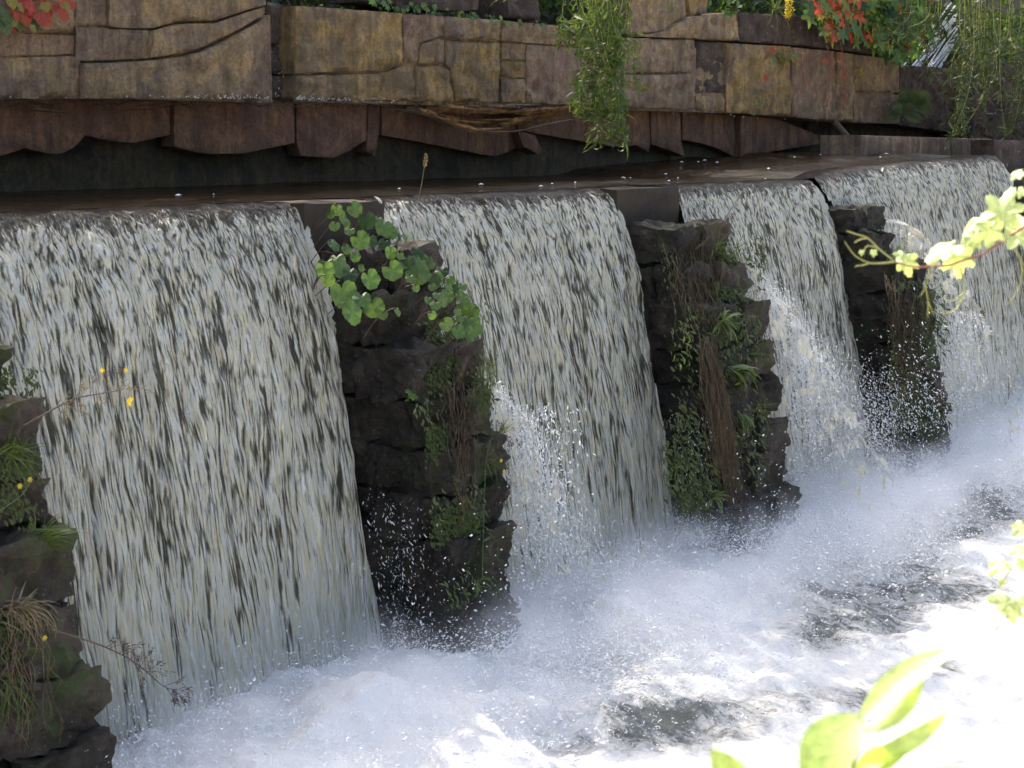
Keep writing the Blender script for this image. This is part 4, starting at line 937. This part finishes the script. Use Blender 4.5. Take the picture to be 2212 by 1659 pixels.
vleaf(1600, 640, 300, (.9, -.2), (.1, -.5)); vleaf(1620, 540, 200, (.6, .6), (0, .2)); vleaf(455, 750, 50, (-.2, -1)); vleaf(540, 750, 60, (-.1, -1), (0, 0), 1); vleaf(980, 800, 110, (-.2, -1)); vleaf(1270, 640, 220, (-.4, -.9), (.2, .1), 1)
vleaf(1620, 170, 130, (-.8, -.5)); vleaf(1640, 300, 100, (-.5, -.8))
vine2 = thing('vine_shoot', 'small sunlit vine leaves low at the right edge above the white water', 'vine', tuple(atd(2200, 1250, D)))
g = lambda zx, zy, dd=0.0: atd(1296 + zx * .5117, 810 + zy * .5117, D + dd)
for (x, y, s, d, me) in [(1690, 800, 110, (-.8, -.6), 0), (1715, 965, 130, (-.5, .2), 0), (1735, 985, 110, (0, -1), 1), (1775, 960, 90, (.6, .1), 0), (1775, 640, 80, (-.6, -.6), 0), (1770, 735, 80, (-.8, -.3), 0), (1785, 790, 60, (0, -1), 0), (1695, 870, 40, (-.3, -1), 1)]:
    vleaf(x, y, s, d, (0, .1), me, .5117, vine2, g)
for pts in ([(1900, 780), (1790, 815), (1735, 820), (1715, 790)], [(1735, 820), (1715, 850), (1682, 900)], [(1900, 1000), (1780, 990), (1725, 1010), (1690, 1050), (1665, 1085)], [(1725, 1010), (1700, 1060), (1655, 1068)]):
    mesh('tendril', *tube(smooth_line([g(*p) for p in pts], 5), .0012, 6, .6), M_TENDRIL, vine2)
# big leaves at the bottom
D2 = 1.35
h = lambda zx, zy, dd=0.0: atd(1296 + zx * .5117, 810 + zy * .5117, D2 + dd)
shrub = thing('foreground_shrub', 'blurred sunlit shoot of large glossy leaves at the bottom right', 'shrub', tuple(h(1070, 1750)))
mesh('stem', *tube(smooth_line([h(980, 2300), h(1040, 1850), h(1068, 1640), h(1095, 1540), h(1112, 1450)], 6), .0022, 7, .7), M_TENDRIL, shrub)
def big(base, tip, wid, nrm, bend, fold, mat=M_FORE, side=.0):
    b, e = h(*base), h(*tip); L = (e - b).length; me = strip_leaf('leaf', mat, 1.25 * wid * .5117 / 3300 * D2 / L, bend, 16, lambda t: math.sin(math.pi * min(1, t * .97 + .02)) ** .75, fold, .1, side)
    place('leaf', me, shrub, axes(b, (e - b).normalized() + Vector((0, 0, 0)), nrm, L))
big((1095, 1460), (1460, 1115), 120, Vector((-.6, .0, .85)), .25, .4, side=.1)
big((1110, 1500), (1375, 1285), 110, Vector((.5, -.5, -.2)), .15, .7)
big((1110, 1445), (820, 1720), 220, Vector((-.6, .0, .85)), .45, .25, side=-.1)
big((1070, 1640), (1445, 1415), 95, Vector((.3, -.7, .3)), -.15, .8)
big((1060, 1720), (1300, 1560), 110, Vector((-.2, -.3, .9)), .2, .4)
big((590, 1900), (500, 1575), 190, Vector((0, -.9, .25)), .3, .3)
big((1180, 1900), (1560, 1640), 160, Vector((0, -.3, .9)), .2, .3)

# ------------------------------------------------------------------ flying drops and mist
_oct = np.array([(1, 0, 0), (-1, 0, 0), (0, 1, 0), (0, -1, 0), (0, 0, 1), (0, 0, -1)], float); _of = np.array([(0, 2, 4), (2, 1, 4), (1, 3, 4), (3, 0, 4), (2, 0, 5), (1, 2, 5), (3, 1, 5), (0, 3, 5)])
def drops(label, groups):
    Vs, Fs = [], []; o = 0
    for n, cf, size, el, dr in groups:
        c = cf(int(n * 2.4)); n = len(c); s = np.minimum(size * .27 * np.exp(RNG.normal(0, .5, n)), .0065); d = np.array(dr)[None] + RNG.normal(0, .45, (n, 3)); d /= np.linalg.norm(d, axis=1)[:, None]
        P = _oct[None] * s[:, None, None]; along = (P * d[:, None]).sum(2, keepdims=True); P = P + d[:, None] * along * el
        V = P + c[:, None]; Vs.append(V.reshape(-1, 3)); Fs.append((_of[None] + (np.arange(n) * 6)[:, None, None] + o).reshape(-1, 3)); o += n * 6
    ob = npmesh('water_drops', np.concatenate(Vs), np.concatenate(Fs), M_FOAM, None, True)
    return meta(ob, label, kind='stuff')
def gs(cx, cy, cz, sx, sy, sz, up=True):
    def f(n):
        z = np.abs(RNG.normal(0, sz, n)) if up else RNG.normal(0, sz, n)
        return np.stack([RNG.normal(cx, sx, n), RNG.normal(cy, sy, n), cz + z], -1)
    return f
def band(x0, x1, y, sy, z, sz):
    return lambda n: np.stack([RNG.uniform(x0, x1, n), RNG.normal(y, sy, n), z + np.abs(RNG.normal(0, sz, n))], -1)
G = []
for (a, b), k in zip(FALLS, (1.0, 1.0, 1.0, .8, .4)):
    G += [(int(6500 * k), band(a, b, 5.35, .22, -2.38, .11), .0055, 1.6, (0, -.6, .6)), (int(3500 * k), band(a, b, 4.8, .4, -2.3, .10), .006, 2.0, (.2, -.8, .3))]
for (a, b) in PX[1:4]:
    G += [(4200, gs((a + b) / 2 + .1, 4.88, -2.50, .32, .12, .11), .0085, 2.0, (.8, -.4, .3)), (4200, gs((a + b) / 2 + .2, 4.5, -2.45, .5, .3, .10), .009, 2.0, (.8, -.4, -.2)), (120, gs((a + b) / 2 - .1, 4.9, -2.3, .3, .1, .35), .011, 1.0, (.8, -.4, .3))]
    G += [(1600, lambda n, b=b: np.stack([b + .12 + np.abs(RNG.normal(0, .14, n)), 5.2 + RNG.normal(0, .12, n), RNG.uniform(-2.4, -1.1, n)], -1), .007, 2.5, (.1, -.2, -1)),
          (350, lambda n, a=a: np.stack([a - .08 - np.abs(RNG.normal(0, .10, n)) + .1, 5.45 + RNG.normal(0, .12, n), RNG.uniform(-2.4, -1.5, n) ], -1), .006, 3, (.1, -.2, -1))]
for (x0, y0, z0, x1, y1, z1, w_, n) in ((6.68, 5.38, -1.0, 7.25, 5.1, -2.5, .13, 6500), (9.98, 5.5, -.65, 11.0, 5.0, -2.5, .20, 14000), (12.8, 5.85, -.3, 14.2, 5.1, -2.5, .26, 9000)):
    def sp(n, A=np.array((x0, y0, z0)), B=np.array((x1, y1, z1)), w_=w_):
        t = (RNG.random(n) ** .7)[:, None]; return A + (B - A) * t + RNG.normal(0, 1, (n, 3)) * (w_ * (.3 + t * 1.6)) * np.array((1, .55, .8))
    G += [(int(n * 1.3), sp, .0042, 3.2, (.3, -.3, -.8))]
G += [(700, gs(12.0, 5.2, -2.0, .35, .15, .35), .012, 1.6, (.5, -.3, -.6))]
G += [(3000, lambda n: np.stack([RNG.uniform(4, 12, n), RNG.normal(4.2, .5, n), Z_LOW + .08 + np.abs(RNG.normal(0, .05, n))], -1), .007, 2.2, (.8, -.5, .1))]
drops('white drops of spray thrown up where the falls hit the river', G)

# mist hanging over the foot of the falls
def mist_mat(name, dens):
    m = bpy.data.materials.new(name); m.use_nodes = True; t = m.node_tree; t.nodes.remove(t.nodes['Principled BSDF'])
    v = t.nodes.new('ShaderNodeVolumePrincipled'); v.inputs['Color'].default_value = (.97, .98, 1, 1); v.inputs['Anisotropy'].default_value = .1
    tc = t.nodes.new('ShaderNodeTexCoord'); nz = t.nodes.new('ShaderNodeTexNoise'); nz.inputs['Scale'].default_value = 2.4; nz.inputs['Detail'].default_value = 3
    t.links.new(tc.outputs['Object'], nz.inputs['Vector']); sp = t.nodes.new('ShaderNodeSeparateXYZ'); t.links.new(tc.outputs['Object'], sp.inputs[0])
    def mt(op, a, b=0.0, c=None):
        k = t.nodes.new('ShaderNodeMath'); k.operation = op
        for i, x in enumerate((a, b) if c is None else (a, b, c)):
            if isinstance(x, (int, float)): k.inputs[i].default_value = x
            else: t.links.new(x, k.inputs[i])
        return k.outputs[0]
    hgt = mt('ADD', sp.outputs['Z'], 2.5)                      # height above the river
    dz = mt('SUBTRACT', 1.0, mt('DIVIDE', hgt, .52)); dz = mt('MAXIMUM', dz, 0); dz = mt('POWER', dz, 2.0)
    dy = mt('SUBTRACT', 1.0, mt('ABSOLUTE', mt('DIVIDE', mt('SUBTRACT', sp.outputs['Y'], 5.05), .95))); dy = mt('MAXIMUM', dy, 0)
    dx = mt('MINIMUM', mt('MAXIMUM', mt('DIVIDE', mt('SUBTRACT', sp.outputs['X'], 3.75), .7), 0.0), 1.0); dz = mt('MULTIPLY', dz, dx)
    nn = mt('MAXIMUM', mt('MULTIPLY', mt('SUBTRACT', nz.outputs['Fac'], .40), 5.0), 0)
    t.links.new(mt('MULTIPLY', mt('MULTIPLY', dz, dy), mt('MULTIPLY', nn, dens)), v.inputs['Density'])
    t.links.new(v.outputs[0], t.nodes['Material Output'].inputs['Volume']); return m
mm = boxmesh('mist', 2.5, 21, 3.6, 5.9, -2.7, -1.6, mist_mat('spray_mist', 6.5), None)
meta(mm, 'white mist of fine spray hanging over the foot of the falls', kind='stuff')


# lime crust along the lower edge of the wall and on some ledges
mb = MB(); RC = random.Random(21)
for k in range(300):
    x = RC.choice((RC.uniform(0, 1940), RC.gauss(630, 22), RC.gauss(500, 60), RC.gauss(720, 60))); 
    y = (213 if x < 583 else 213 + (x - 583) * .0405) - abs(RC.gauss(0, 4.5)); Yc = 8.6 - (.14 if x < 583 else .02)
    if 583 < x < 640: y -= RC.random() * 60; Yc = 8.74
    c = aty(x, y, Yc); s = RC.uniform(.002, .007) * (1 + x / 2500)
    V = [c + Vector((s * RC.uniform(.6, 1.6), 0, 0)), c + Vector((0, 0, s * RC.uniform(.5, 1.2))), c - Vector((s * RC.uniform(.6, 1.6), 0, 0)), c - Vector((0, 0, s)), c - Vector((0, s * .8, 0))]
    mb.add(V, [(0, 1, 4), (1, 2, 4), (2, 3, 4), (3, 0, 4)])
meta(mb.build('lime_crust', M_LIME, wall), kind='stuff')

mb = MB(); RF = random.Random(33)
for k in range(26):
    x = RF.uniform(6, 17); y = RF.choice((RF.gauss(7.1, .25), RF.gauss(7.6, .4))) if x < 12 else RF.uniform(6.9, 8.4)
    L = RF.uniform(.004, .022) * (1 + x / 14); W_ = L * RF.uniform(.3, .8); z = .072 + float(np.interp(x, [12.2, 12.5, 13.3, 16.5], [0.0, .06, .10, .17])) + (.02 if x > 13 else 0)
    mb.add([(x - L, y, z - .014), (x, y - W_, z - .013), (x + L, y, z - .014), (x, y + W_, z - .013), (x, y, z - .006)], [(0, 1, 4), (1, 2, 4), (2, 3, 4), (3, 0, 4)])
meta(mb.build('foam_flecks', M_FOAM), 'small white flecks of foam drifting on the dark pool', kind='stuff')
